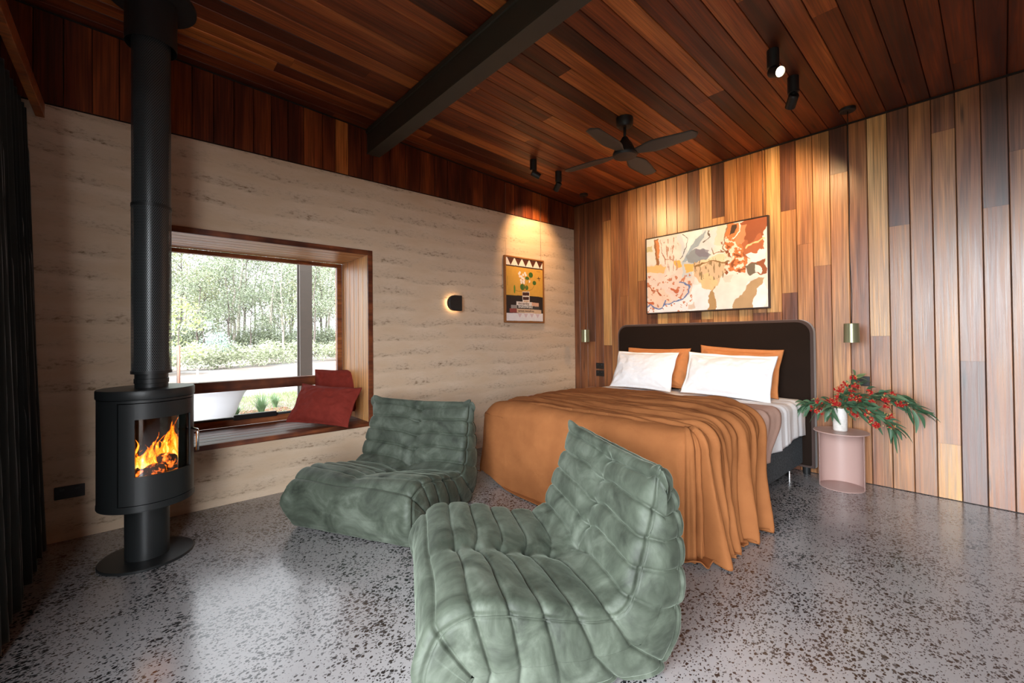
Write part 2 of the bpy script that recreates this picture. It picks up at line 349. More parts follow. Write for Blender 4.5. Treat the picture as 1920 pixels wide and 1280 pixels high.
def earth_mat():
    m, nt, b = newmat('rammed_earth'); L = nt.links.new
    tc = N(nt, 'ShaderNodeTexCoord'); sx = N(nt, 'ShaderNodeSeparateXYZ'); L(tc.outputs['Object'], sx.inputs[0])
    # undulating lifts
    nw = N(nt, 'ShaderNodeTexNoise'); nw.inputs['Scale'].default_value = 1.1; nw.inputs['Detail'].default_value = 4
    mpw = N(nt, 'ShaderNodeMapping'); mpw.inputs['Scale'].default_value = (1, 1, 0.6); L(tc.outputs['Object'], mpw.inputs['Vector']); L(mpw.outputs[0], nw.inputs['Vector'])
    a = N(nt, 'ShaderNodeMath', operation='MULTIPLY_ADD'); a.inputs[1].default_value = 0.16; L(nw.outputs[0], a.inputs[0]); L(sx.outputs[2], a.inputs[2])
    fr = N(nt, 'ShaderNodeMath', operation='MULTIPLY'); fr.inputs[1].default_value = 1/0.135; L(a.outputs[0], fr.inputs[0])
    fc = N(nt, 'ShaderNodeMath', operation='FRACT'); L(fr.outputs[0], fc.inputs[0])
    band = ramp(nt, [(0.0, (1, 1, 1)), (0.16, (0.85,)*3), (0.55, (0.22,)*3), (0.86, (0.05,)*3), (1.0, (0.8,)*3)]); L(fc.outputs[0], band.inputs[0])
    n1 = N(nt, 'ShaderNodeTexNoise'); n1.inputs['Scale'].default_value = 3.0; n1.inputs['Detail'].default_value = 4
    mp1 = N(nt, 'ShaderNodeMapping'); mp1.inputs['Scale'].default_value = (1, 1, 3.5); L(tc.outputs['Object'], mp1.inputs['Vector']); L(mp1.outputs[0], n1.inputs['Vector'])
    pm = N(nt, 'ShaderNodeMapRange'); pm.inputs[1].default_value = 0.38; pm.inputs[2].default_value = 0.62; L(n1.outputs[0], pm.inputs[0])
    n2 = N(nt, 'ShaderNodeTexNoise'); n2.inputs['Scale'].default_value = 38; n2.inputs['Detail'].default_value = 5; n2.inputs['Roughness'].default_value = 0.7
    mp2 = N(nt, 'ShaderNodeMapping'); mp2.inputs['Scale'].default_value = (1, 0.6, 1.6); L(tc.outputs['Object'], mp2.inputs['Vector']); L(mp2.outputs[0], n2.inputs['Vector'])
    sp = N(nt, 'ShaderNodeMapRange'); sp.inputs[1].default_value = 0.50; sp.inputs[2].default_value = 0.66; L(n2.outputs[0], sp.inputs[0])
    k1 = N(nt, 'ShaderNodeMath', operation='MULTIPLY'); L(band.outputs[0], k1.inputs[0]); L(pm.outputs[0], k1.inputs[1])
    k1b = N(nt, 'ShaderNodeMath', operation='MULTIPLY'); k1b.inputs[1].default_value = 0.30; L(k1.outputs[0], k1b.inputs[0])
    k2 = N(nt, 'ShaderNodeMath', operation='MULTIPLY'); L(k1.outputs[0], k2.inputs[0]); L(sp.outputs[0], k2.inputs[1])
    ks = N(nt, 'ShaderNodeMath', operation='ADD', use_clamp=True); L(k1b.outputs[0], ks.inputs[0]); L(k2.outputs[0], ks.inputs[1])
    cl = ramp(nt, [(0.3, (0.60, 0.435, 0.295)), (0.7, (0.70, 0.545, 0.405))]); L(n1.outputs[0], cl.inputs[0])
    mix = N(nt, 'ShaderNodeMix', data_type='RGBA'); L(ks.outputs[0], mix.inputs[0]); L(cl.outputs[0], mix.inputs[6]); mix.inputs[7].default_value = (0.25, 0.165, 0.10, 1)
    L(mix.outputs[2], b.inputs['Base Color']); b.inputs['Roughness'].default_value = 0.92; b.inputs['Specular IOR Level'].default_value = 0.2
    hs = N(nt, 'ShaderNodeMath', operation='MULTIPLY_ADD'); hs.inputs[1].default_value = -1.2; L(k2.outputs[0], hs.inputs[0]); L(n2.outputs[0], hs.inputs[2])
    bp = N(nt, 'ShaderNodeBump'); bp.inputs['Strength'].default_value = 0.3; bp.inputs['Distance'].default_value = 0.005
    L(hs.outputs[0], bp.inputs['Height']); L(bp.outputs[0], b.inputs['Normal'])
    return m
M['earth'] = earth_mat()

def glass_mat(name='window_glass', tint=(1, 1, 1), fac=0.08):
    m = bpy.data.materials.new(name); m.use_nodes = True; nt = m.node_tree; nt.nodes.clear(); L = nt.links.new
    t = N(nt, 'ShaderNodeBsdfTransparent'); t.inputs[0].default_value = (*tint, 1)
    g = N(nt, 'ShaderNodeBsdfGlossy'); g.inputs['Roughness'].default_value = 0.02
    fr = N(nt, 'ShaderNodeFresnel'); fr.inputs[0].default_value = 1.45
    mx = N(nt, 'ShaderNodeMixShader'); L(fr.outputs[0], mx.inputs[0]); L(t.outputs[0], mx.inputs[1]); L(g.outputs[0], mx.inputs[2])
    o = N(nt, 'ShaderNodeOutputMaterial'); L(mx.outputs[0], o.inputs[0]); return m
M['glass'] = glass_mat()

def flue_mat():
    """perforated steel guard: staggered round holes, cut right through"""
    m = bpy.data.materials.new('perforated_black_steel'); m.use_nodes = True; nt = m.node_tree; L = nt.links.new
    b = nt.nodes['Principled BSDF']; out = nt.nodes['Material Output']
    b.inputs['Base Color'].default_value = (0.060, 0.064, 0.066, 1); b.inputs['Roughness'].default_value = 0.30; b.inputs['Metallic'].default_value = 0.2
    uvn = N(nt, 'ShaderNodeUVMap'); uvn.uv_map = 'uv'; s = N(nt, 'ShaderNodeSeparateXYZ'); L(uvn.outputs[0], s.inputs[0])
    px, pz = 0.0092, 0.0158
    def fr(off):
        fx = N(nt, 'ShaderNodeMath', operation='MULTIPLY_ADD'); fx.inputs[1].default_value = 1/px; fx.inputs[2].default_value = off; L(s.outputs[0], fx.inputs[0])
        f1 = N(nt, 'ShaderNodeMath', operation='FRACT'); L(fx.outputs[0], f1.inputs[0])
        a = N(nt, 'ShaderNodeMath', operation='MULTIPLY_ADD'); a.inputs[1].default_value = px; a.inputs[2].default_value = -px/2; L(f1.outputs[0], a.inputs[0])
        fz = N(nt, 'ShaderNodeMath', operation='MULTIPLY_ADD'); fz.inputs[1].default_value = 1/pz; fz.inputs[2].default_value = off; L(s.outputs[1], fz.inputs[0])
        f2 = N(nt, 'ShaderNodeMath', operation='FRACT'); L(fz.outputs[0], f2.inputs[0])
        c = N(nt, 'ShaderNodeMath', operation='MULTIPLY_ADD'); c.inputs[1].default_value = pz; c.inputs[2].default_value = -pz/2; L(f2.outputs[0], c.inputs[0])
        v = N(nt, 'ShaderNodeCombineXYZ'); L(a.outputs[0], v.inputs[0]); L(c.outputs[0], v.inputs[1])
        ln = N(nt, 'ShaderNodeVectorMath', operation='LENGTH'); L(v.outputs[0], ln.inputs[0]); return ln
    d1, d2 = fr(0.0), fr(0.5)
    mn = N(nt, 'ShaderNodeMath', operation='MINIMUM'); L(d1.outputs['Value'], mn.inputs[0]); L(d2.outputs['Value'], mn.inputs[1])
    lt = N(nt, 'ShaderNodeMath', operation='LESS_THAN'); lt.inputs[1].default_value = 0.0025; L(mn.outputs[0], lt.inputs[0])
    tr = N(nt, 'ShaderNodeBsdfTransparent'); mx = N(nt, 'ShaderNodeMixShader'); L(lt.outputs[0], mx.inputs[0]); L(b.outputs[0], mx.inputs[1]); L(tr.outputs[0], mx.inputs[2])
    L(mx.outputs[0], out.inputs['Surface']); return m
M['perf'] = flue_mat()

def paint_mat():
    m, nt, b = newmat('artist_paint'); at = N(nt, 'ShaderNodeAttribute'); at.attribute_name = 'paint'
    nt.links.new(at.outputs['Color'], b.inputs['Base Color']); b.inputs['Roughness'].default_value = 0.55
    return m
M['paint'] = paint_mat()

def leaf_mat(name, c1, c2, rough=0.5, trans=0.25):
    m, nt, b = newmat(name); L = nt.links.new
    oi = N(nt, 'ShaderNodeNewGeometry'); r = ramp(nt, [(0, c1), (1, c2)]); L(oi.outputs['Random Per Island'], r.inputs[0]); L(r.outputs[0], b.inputs['Base Color'])
    b.inputs['Roughness'].default_value = rough
    if trans:
        t = N(nt, 'ShaderNodeBsdfTranslucent'); L(r.outputs[0], t.inputs[0]); mx = N(nt, 'ShaderNodeMixShader'); mx.inputs[0].default_value = trans
        L(b.outputs[0], mx.inputs[1]); L(t.outputs[0], mx.inputs[2]); L(mx.outputs[0], nt.nodes['Material Output'].inputs[0])
    return m
M['gumleaf'] = leaf_mat('gum_leaf', (0.045, 0.115, 0.055), (0.11, 0.21, 0.12), 0.45, 0.12)
M['bushleaf'] = leaf_mat('eucalypt_canopy', (0.085, 0.105, 0.06), (0.21, 0.24, 0.15))
M['bushleaf2'] = leaf_mat('olive_canopy', (0.12, 0.13, 0.06), (0.26, 0.26, 0.13))
M['shrubleaf'] = leaf_mat('heath_shrub', (0.15, 0.17, 0.10), (0.30, 0.32, 0.20))
M['blueleaf'] = leaf_mat('blue_gum_leaf', (0.18, 0.26, 0.22), (0.34, 0.43, 0.37))
M['limeleaf'] = leaf_mat('lime_leaf', (0.20, 0.26, 0.08), (0.38, 0.42, 0.18))
M['bark'] = simple('gum_bark', (0.075, 0.06, 0.05), 0.9, noise_amt=0.4, nscale=9)
M['bark_pale'] = simple('pale_gum_bark', (0.22, 0.19, 0.16), 0.9, noise_amt=0.3, nscale=6)
M['stem'] = simple('green_stem', (0.16, 0.12, 0.04), 0.6)
M['petal'] = leaf_mat('gum_blossom', (0.62, 0.018, 0.022), (0.80, 0.06, 0.05), 0.6, 0.2)
M['bud'] = leaf_mat('gum_buds', (0.42, 0.20, 0.05), (0.60, 0.42, 0.16), 0.5, 0.0)
M['vase'] = simple('speckled_white_ceramic', (0.72, 0.70, 0.66), 0.35, noise_amt=0.10, nscale=70)

# ------------------------------------------------------------------ board builder
def boards(name, rects, mapf, mat, parent=None, depth=0.014, cham=0.0028, gap=0.0035, flip=False):
    """rects: (u0,u1,v0,v1,tone): boards run along v.  mapf(u,v,w)->xyz, w = out of the wall face"""
    Vt, Fc, uvs, tones = [], [], [], []
    for (u0, u1, v0, v1, tone) in rects:
        ru, rvv = random.random()*9, random.random()*9
        a, b_ = u0+gap/2, u1-gap/2; e = 0.0005
        prof = [(a, -depth), (a, -cham), (a+cham, 0), (b_-cham, 0), (b_, -cham), (b_, -depth)]
        i0 = len(Vt)
        for v in (v0+e, v1-e):
            for (u, w) in prof: Vt.append(mapf(u, v, w))
        for k in range(5):
            f = (i0+k, i0+k+1, i0+6+k+1, i0+6+k)
            if flip: f = f[::-1]
            Fc.append(f)
            q = {i0+kk+6*j: (prof[kk][0]-u0+ru, (v0, v1)[j]+rvv) for kk in range(6) for j in (0, 1)}
            uvs += [q[x] for x in f]; tones += [tone]*4
    me = poly_mesh(name, Vt, Fc)
    l = me.uv_layers.new(name='uv'); l.data.foreach_set('uv', np.array(uvs, dtype=np.float32).reshape(-1))
    at = me.attributes.new('tone', 'FLOAT', 'CORNER'); at.data.foreach_set('value', np.array(tones, dtype=np.float32))
    return link(name, me, mat, parent, smooth=False)
def split_len(v0, v1, lo, hi):
    out = [v0]; 
    out_first = v0+random.uniform(0.3, hi)
    p = out_first
    while p < v1-0.25: out.append(p); p += random.uniform(lo, hi)
    out.append(v1); return out

# ------------------------------------------------------------------ room shell
ZC, SL = 2.7964, 0.0516          # ceiling height at the back wall, rise per metre towards the front
ceil_z = lambda y: ZC-SL*y
ZR = 2.501                       # top of rammed earth
X1, YF = 5.6, -4.85
PW, PO = 0.118, 0.088            # board pitch / offset shared by back wall and ceiling

fl = MB().box((-0.0, YF-0.02, -0.12), (X1, 0.05, 0)).build('floor', M['floor'], smooth=False); tag(fl, kind='structure')
# ceiling boards
rects = []; k = -1
brt = {9: 0.62, 3: 0.55, 26: 0.2, 31: 0.1, 14: 0.56, 6: 0.5, 17: 0.35}
while PO+PW*k < X1:
    u0 = max(0, PO+PW*k); u1 = PO+PW*(k+1)
    cuts = split_len(0, 4.85, 1.4, 3.4)
    for a, b_ in zip(cuts[:-1], cuts[1:]):
        t = random.choice([0.16, 0.22, 0.26, 0.30, 0.32, 0.36, 0.40, 0.44, 0.55])+random.uniform(-.03, .03)
        if k in brt and random.random() < 0.6: t = brt[k]
        if k > 27: t = min(t, 0.25)
        rects.append((u0, u1, a, b_, t))
    k += 1
ce = boards('ceiling', rects, lambda u, v, w: (u, -v, ceil_z(-v)-w), M['ceil_wood'], flip=True); tag(ce, kind='structure')
bk = MB(); bk.prism([(0-0.36, ceil_z(0.2)+.016), (4.95+.1, ceil_z(0.2)+.016+SL*(5.25)), (4.95+.1, ceil_z(0.2)+.216+SL*5.25), (-.36, ceil_z(.2)+.2)], X1+.4,
    Matrix(((0, 0, 1, -0.36), (-1, 0, 0, 0.0), (0, 1, 0, 0), (0, 0, 0, 1))))
bk.build('ceiling_backing', M['groove'], ce, smooth=False)

# back wall boards (tone, joints) measured off the photograph's wall
table = {-1: [(.34, 9)], 0: [(.36, 9)], 1: [(.42, 1.08), (.26, 9)], 2: [(.30, 9)], 3: [(.34, 1.035), (.74, 2.511), (.34, 9)],
 4: [(.48, 9)], 5: [(.52, 1.6), (.40, 9)], 6: [(.55, 9)], 7: [(.42, 1.75), (.60, 9)], 8: [(.34, 1.42), (.50, 9)], 9: [(.80, 9)], 10: [(.56, 9)], 11: [(.62, 9)],
 12: [(.40, 1.3), (.22, 9)], 13: [(.55, 1.3), (.82, 9)], 14: [(.66, 2.272), (.22, 9)], 15: [(.60, 9)], 16: [(.64, 9)], 17: [(.32, 1.34), (.55, 9)], 18: [(.45, 1.34), (.80, 9)],
 19: [(.30, 1.50), (.62, 2.207), (.28, 9)], 20: [(.55, 1.9), (.60, 9)], 21: [(.50, 1.703), (.66, 9)], 22: [(.62, 2.423), (.22, 9)], 23: [(.46, 9)],
 24: [(.46, 1.126), (.84, 9)], 25: [(.52, 1.936), (.28, 9)], 26: [(.50, 9)], 27: [(.74, .381), (.56, 2.547), (.30, 9)], 28: [(.23, .954), (.46, 9)], 29: [(.44, 1.966), (.20, 9)],
 30: [(.50, 2.302), (.26, 9)]}
rects = []; k = -1
while PO+PW*k < X1:
    u0 = max(0.0, PO+PW*k); u1 = PO+PW*(k+1)
    segs = table.get(k) or [(random.uniform(.3, .65), random.uniform(.6, 2.0)), (random.uniform(.25, .6), 9)]
    z = 0.004
    for t, zt in segs:
        zt = min(zt, ZC-0.006)
        if zt > z: rects.append((u0, u1, z, zt, t)); z = zt
    k += 1
wb = boards('wall_back', rects, lambda u, v, w: (u, -w, v), M['wall_wood'])
tag(wb, kind='structure')
MB().box((-0.36, 0.010, 0), (X1, 0.20, ZC+.02)).build('wall_backing', M['groove'], wb, smooth=False)

# left wall: rammed earth with a deep window opening
WY0, WY1, WZ0, WZ1 = -4.13, -2.67, 0.399, 1.899
T = 0.34
e = MB()
e.box((-T, YF-.2, 0), (0, WY0+.01, ZR)); e.box((-T, WY1-.01, 0), (0, 0.0, ZR)); e.box((-T, WY0+.01, 0), (0, WY1-.01, WZ0+.01)); e.box((-T, WY0+.01, WZ1-.01), (0, WY1-.01, ZR))
wl = e.build('wall_left', M['earth'], smooth=False); tag(wl, kind='structure')
# timber panelling above the earth
rects = []; y = 0.0
marks = [0, .118, .236, .36, .48, .6160, .735, .854, 1.02, 1.16, 1.30, 1.46, 1.60, 1.76, 1.90, 2.05, 2.20, 2.35, 2.50, 2.66, 2.76, 2.871, 2.976, 3.077, 3.217, 3.33, 3.444, 3.559, 3.68, 3.80, 3.92, 4.04, 4.16, 4.28, 4.40, 4.52, 4.64, 4.76, 4.90]
tn = {2.871: .20, 2.976: .58, 3.077: .24, 3.217: .36, 3.33: .2, 3.444: .12, 3.559: .3, .48: .22, .616: .42, .735: .50, 1.02: .2, .854: .34}
for a, b_ in zip(marks[:-1], marks[1:]):
    rects.append((a, b_, ZR+.004, 3.08, tn.get(b_, random.choice([.16, .2, .24, .28, .33]))))
ug = boards('upper_panelling', rects, lambda u, v, w: (0.012+w, -u, min(v, ceil_z(-u)-.004)), M['ceil_wood'], wl)
MB().box((-T, YF-.2, ZR), (-0.0, 0, 3.02)).build('wall_backing', M['groove'], wl, smooth=False)
# black shadow trims
tr = MB(); tr.prism([(0, ceil_z(0)-.010), (4.85, ceil_z(-4.85)-.010), (4.85, ceil_z(-4.85)+.01), (0, ceil_z(0)+.01)], 0.016, Matrix(((0, 0, 1, 0.0), (-1, 0, 0, 0), (0, 1, 0, 0), (0, 0, 0, 1))))
o = tr.build('trim_1', M['groove'], smooth=False); tag(o, kind='structure')
o = MB().box((0, -0.014, ZC-.010), (X1, 0.0, ZC+.01)).build('trim_2', M['groove'], smooth=False); tag(o, kind='structure')
# right and front walls (outside the frame) close the room
o = MB().box((X1, YF-.2, 0), (X1+.2, .2, 3.2)).build('wall_right', M['dark_wood'], smooth=False); tag(o, kind='structure')
f = MB(); f.box((-.36, YF-.2, 0), (2.45, YF, 3.1)); f.box((4.9, YF-.2, 0), (X1, YF, 3.1)); f.box((2.45, YF-.2, 2.42), (4.9, YF, 3.1))
o = f.build('wall_front', M['dark_wood'], smooth=False); tag(o, kind='structure')

# pelmet board above the curtain
pel = MB().box((0.004, -4.630, 2.418), (5.2, -4.594, 2.500)).build('trim_3', wood_mat('pelmet_timber', GUM, use_attr=False, tone=0.40), smooth=False, bevel=.002); tag(pel, kind='structure')

# steel beam
bm_ = thing('steel_beam', 'dark grey steel roof beam crossing under the timber ceiling', 'beam', (0, -2.66, 2.72))
x = MB(); x.box((0.02, -.058, 0), (X1, .058, .012)); x.build('bottom_flange', M['beam'], bm_, smooth=False, bevel=.002)
x = MB(); x.box((0.02, -.054, .012), (X1, -.040, .175)).build('web', M['beam'], bm_, smooth=False)
x = MB(); x.box((0.02, -.066, .175), (X1, .058, .207)).build('top_flange', M['beam'], bm_, smooth=False, bevel=.002)

# ------------------------------------------------------------------ window
win = bpy.data.objects.new('window_1', None); COL.objects.link(win); win.location = (0, 0, 0); tag(win, kind='structure')
XG = -0.60
fr = MB(); pr = 0.014; ft = 0.040
fr.box((-.0, WY0, WZ0), (pr, WY0+ft, WZ1)); fr.box((-.0, WY1-ft, WZ0), (pr, WY1, WZ1)); fr.box((-.0, WY0+ft, WZ1-ft), (pr, WY1-ft, WZ1)); fr.box((-.0, WY0+ft, WZ0), (pr, WY1-ft, WZ0+.036))
fr.build('window_frame', M['dark_wood'], win, smooth=False, bevel=.002)
iy0, iy1, iz0, iz1 = WY0+ft, WY1-ft, WZ0+.036, WZ1-ft
n = 6; dpt = -XG
def lining(mk, fix, flip=False):
    rr = [(dpt*i/n, dpt*(i+1)/n, mk[0], mk[1], random.uniform(.72, .95)) for i in range(n)]
    return rr
boards('reveal_lining', lining((iz0, iz1), 0), lambda u, v, w: (-u, iy1-w, v), M['window_wood'], win, depth=.01, flip=True)
boards('reveal_lining', lining((iy0, iy1), 0), lambda u, v, w: (-u, v, iz1-w), M['window_wood'], win, depth=.01)
boards('reveal_lining', lining((iz0, iz1), 0), lambda u, v, w: (-u, iy0+w, v), M['window_wood'], win, depth=.01)
rr = [(dpt*i/n, dpt*(i+1)/n, iy0, iy1, random.uniform(.22, .32)) for i in range(n)]
boards('window_seat', rr, lambda u, v, w: (-u, v, iz0+w), M['window_wood'], win, depth=.01, flip=True)
bx = MB(); bx.box((XG-.04, iy0-.08, iz0-.09), (-T+.0, iy1+.08, iz0-.011)); bx.box((XG-.04, iy0-.08, iz1+.011), (-T, iy1+.08, iz1+.08)); bx.box((XG-.04, iy1+.011, iz0-.011), (-T, iy1+.08, iz1+.011)); bx.box((XG-.04, iy0-.08, iz0-.011), (-T, iy0-.011, iz1+.011))
bx.box((-T, iy0-.03, iz0-.035), (-.05, iy1+.03, iz0-.011)); bx.box((-T, iy0-.03, iz1+.011), (-.05, iy1+.03, iz1+.03)); bx.box((-T, iy1+.011, iz0-.011), (-.05, iy1+.03, iz1+.011)); bx.box((-T, iy0-.03, iz0-.011), (-.05, iy0-.011, iz1+.011))
bx.build('window_box', M['beam'], win, smooth=False)
s = MB(); st = .045
s.box((XG-.05, iy0, iz0), (XG, iy0+st, iz1)); s.box((XG-.05, iy1-st, iz0), (XG, iy1, iz1)); s.box((XG-.05, iy0+st, iz1-.034), (XG, iy1-st, iz1)); s.box((XG-.05, iy0+st, iz0), (XG, iy1-st, .49))
s.build('sash', wood_mat('sash_timber', GUM, use_attr=False, tone=.42), win, smooth=False, bevel=.003)
MB().box((XG-.05, iy0+st, .727), (XG+.035, iy1-st, .810)).build('transom', wood_mat('transom_timber', GUM, use_attr=False, tone=.27), win, smooth=False, bevel=.003)
a_ = MB(); a_.box((XG-.03, iy0+st, .49), (XG-.005, iy1-st, .508)); a_.build('hopper_frame', M['darkgrey'], win, smooth=False)
MB().box((XG-.005, -3.60, .486), (XG+.035, -3.285, .528)).build('window_winder', M['outlet'], win, smooth=False, bevel=.003)
MB().box((XG-.034, iy0+st, .810), (XG-.028, iy1-st, iz1-.034)).build('pane', M['glass'], win, smooth=False)
MB().box((XG-.034, iy0+st, .508), (XG-.028, iy1-st, .727)).build('pane', M['glass'], win, smooth=False)

# ------------------------------------------------------------------ wall plates
def outlet(loc, w, h, axis, label, n=1):
    t = thing('power_outlet', label, 'outlet', loc)
    if axis == 'x': MB().box((0, -w/2, -h/2), (.009, w/2, h/2)).build('plate', M['outlet'], t, smooth=False, bevel=.003)
    else: MB().box((-w/2, -.009, -h/2), (w/2, 0, h/2)).build('plate', M['outlet'], t, smooth=False, bevel=.003)
    for s_ in (-1, 1):
        if axis == 'x': MB().box((.009, s_*w*.25-.009, .012), (.0125, s_*w*.25+.009, .022)).build('switch', M['darkgrey'], t, smooth=False, bevel=.001)
        else: MB().box((s_*w*.25-.009, -.0125, .008), (s_*w*.25+.009, -.009, .018)).build('switch', M['darkgrey'], t, smooth=False, bevel=.001)
    return t
outlet((0, -4.493, .277), .125, .072, 'x', 'wide black power outlet low on the earth wall behind the stove')
outlet((.389, 0, .788), .112, .070, 'y', 'black power outlet left of the bed, upper of the pair')
outlet((.389, 0, .700), .112, .070, 'y', 'black power outlet left of the bed, lower of the pair')
outlet((2.857, 0, .782), .115, .075, 'y', 'dark power outlet half hidden behind the red blossoms')

# ------------------------------------------------------------------ wood stove
SX, SY = .555, -4.16
stove = thing('wood_stove', 'black round steel wood stove on a pedestal with a fire burning', 'stove', (SX, SY, 0))
MB().lathe([(0, 0), (.199, 0), (.200, .003), (.200, .010), (.197, .013), (0, .0145)], n=96).build('base_plate', M['stove'], stove, auto=30)
MB().lathe([(.0, .012), (.0935, .012), (.0935, .30), (0, .30)], n=64).build('pedestal', M['stove'], stove, auto=30)
R = .200; zb, zt_ = .297, .850
a_l, a_r = radians(-36), radians(70); g_l, g_r = radians(-15), radians(61); gz0, gz1 = .472, .755
def shell(mb, a0, a1, z0, z1, ro, ri, n=24):
    for r, flip in ((ro, 0), (ri, 1)):
        rows = [[mb.bm.verts.new((r*cos(a0+(a1-a0)*i/n), r*sin(a0+(a1-a0)*i/n), z)) for i in range(n+1)] for z in (z0, z1)]
        for i in range(n): mb.bm.faces.new((rows[0][i], rows[0][i+1], rows[1][i+1], rows[1][i]))
        if r == ro: A = rows
        else: B = rows
    for q in (0, 1):
        for i in range(n): mb.bm.faces.new((A[q][i], A[q][i+1], B[q][i+1], B[q][i]))
    for i in (0, n): mb.bm.faces.new((A[0][i], A[1][i], B[1][i], B[0][i]))
    return mb
b_ = MB(); shell(b_, a_r, 2*pi+a_l, zb, zt_, R, R-.012, 64)      # side and back jacket
shell(b_, a_l, a_r, zb, .330, R, R-.03, 32); shell(b_, a_l, a_r, .838, zt_, R, R-.03, 32)
b_.lathe([(0, zb-.001), (R-.004, zb-.001), (R+.002, zb+.004), (R+.002, zb+.02)], n=96); b_.lathe([(0, zt_), (R, zt_)], n=96)
b_.build('body', M['stove'], stove, auto=30)
d_ = MB(); da = radians(.9)
shell(d_, a_l+da*2.6, g_l, .334, .834, R+.002, R-.012, 10); shell(d_, g_r, a_r-da, .334, .834, R+.002, R-.012, 6)
shell(d_, g_l, g_r, .334, gz0, R+.002, R-.012, 24); shell(d_, g_l, g_r, gz1, .834, R+.002, R-.012, 24)
door = d_.build('door', M['stove'], stove, auto=30)
gl = MB(); shell(gl, g_l, g_r, gz0, gz1, R-.004, R-.007, 24); gl.build('door_glass', M['glass'], door, auto=30)
hx, hy = .728-SX, -3.958-SY
MB().tube([(R*cos(radians(66)), R*sin(radians(66)), .667), (hx-.01, hy, .667), (hx-.003, hy, .664), (hx, hy, .655), (hx, hy, .56)], .0068, 12).build('door_handle', M['chrome'], door)
# firebox
fb = MB(); ai, bi = g_l-radians(10), g_r+radians(8)
fb.bm.verts.ensure_lookup_table()
nn = 16; ring = [(.185*cos(ai+(bi-ai)*i/nn), .185*sin(ai+(bi-ai)*i/nn)) for i in range(nn+1)]
cb = (radians(203)); backp = [(.13*cos(bi+1.0), .13*sin(bi+1.0)), (.15*cos(cb), .15*sin(cb)), (.13*cos(ai-1.0), .13*sin(ai-1.0))]
pl = ring+backp
lo = [fb.bm.verts.new((x, y, .440)) for x, y in pl]; hi = [fb.bm.verts.new((x, y, .80)) for x, y in pl]
fb.bm.faces.new(lo); fb.bm.faces.new(hi[::-1])
for i in range(nn, len(pl)): j = (i+1) % len(pl); fb.bm.faces.new((lo[i], lo[j], hi[j], hi[i]))
fb.build('firebox', simple('soot', (.012, .009, .007), .95, noise_amt=.4, nscale=30), stove, smooth=False)
MB().lathe([(0, .853), (.203, .853), (.205, .857), (.205, .892), (.202, .898), (0, .900)], n=96).build('top_plate', M['stove'], stove, auto=30)
MB().lathe([(0, .856), (.192, .856), (.192, .849)], n=64).build('vent_gap', M['black'], stove)
# flue
FX, FY = .555, -4.142
flue = thing('stove_flue', 'tall black perforated steel flue rising from the stove to the ceiling', 'flue', (FX, FY, .90))
MB().lathe([(.071, 0), (.071, .02), (.074, .022), (.074, .045), (.071, .047), (.071, .08)], n=64).build('flue_collar', M['stove'], flue, auto=30)
MB().lathe([(.073, .08), (.073, 2.08)], n=48).build('inner_flue', simple('inner_flue_black', (.003, .003, .003), .95, spec=.05), flue)
def perf_tube(z0, z1, r, name):
    n = 96; a = np.linspace(0, 2*pi, n+1); V = np.zeros((n+1, 2, 3)); U = np.zeros((n+1, 2, 2))
    for j, z in enumerate((z0, z1)): V[:, j, 0] = r*np.cos(a); V[:, j, 1] = r*np.sin(a); V[:, j, 2] = z; U[:, j, 0] = a*r; U[:, j, 1] = z
    return link(name, grid_mesh(name, V, uv=U), M['perf'], flue)
perf_tube(.085, .972, .0850, 'perforated_guard'); perf_tube(.972, 1.86, .0835, 'perforated_guard')
MB().lathe([(.085, .072), (.0875, .072), (.0875, .088), (.085, .088)], n=64).build('guard_rim', M['stove'], flue, auto=30)
MB().lathe([(.0855, .958), (.0865, .958), (.0865, .974), (.084, .976)], n=64).build('guard_joint', M['stove'], flue, auto=30)
zt = ceil_z(FY)-.9
MB().lathe([(.111, 1.835), (.112, 1.835), (.112, zt-.03), (.109, zt-.03)], n=64).build('ceiling_sleeve', M['black'], flue, auto=30)
MB().lathe([(.10, zt-.030), (.198, zt-.030), (.200, zt-.026), (.200, zt-.0)], n=96).build('ceiling_plate', M['black'], flue, auto=30)

# logs and flames
ember = simple('charred_log', (.05, .022, .010), .9, noise_amt=.5, nscale=40)
def glow_log():
    m, nt, b = newmat('glowing_log'); L = nt.links.new; tc = N(nt, 'ShaderNodeTexCoord'); n = N(nt, 'ShaderNodeTexNoise'); n.inputs['Scale'].default_value = 38; n.inputs['Detail'].default_value = 4
    L(tc.outputs['Object'], n.inputs['Vector']); r = ramp(nt, [(.50, (0, 0, 0)), (.62, (1.0, .16, .01)), (.75, (1, .5, .08))]); L(n.outputs[0], r.inputs[0])
    b.inputs['Base Color'].default_value = (.06, .025, .012, 1); b.inputs['Roughness'].default_value = .9
    L(r.outputs[0], b.inputs['Emission Color']); b.inputs['Emission Strength'].default_value = 1.6; return m
glow = glow_log()
def log(p0, p1, r, label):
    n = 14; mb = MB(); p0 = Vector(p0); p1 = Vector(p1); ax = p1-p0
    pts = [p0+ax*i/6+Vector((0, 0, .003*sin(i*2.1))) for i in range(7)]
    mb.tube(pts, [r*(1+.12*sin(i*1.7)) for i in range(7)], 10)
    tag(mb.build('firewood_log', glow, smooth=True, auto=50), label, 'firewood')
log((SX+.09, SY-.10, .476), (SX+.12, SY+.07, .478), .032, 'glowing log at the front of the stove fire')
log((SX+.02, SY-.06, .476), (SX+.05, SY+.13, .480), .034, 'charred log lying at the back of the stove fire')
log((SX+.055, SY+.015, .530), (SX+.13, SY+.105, .520), .030, 'dark split log leaning on top of the fire at right')
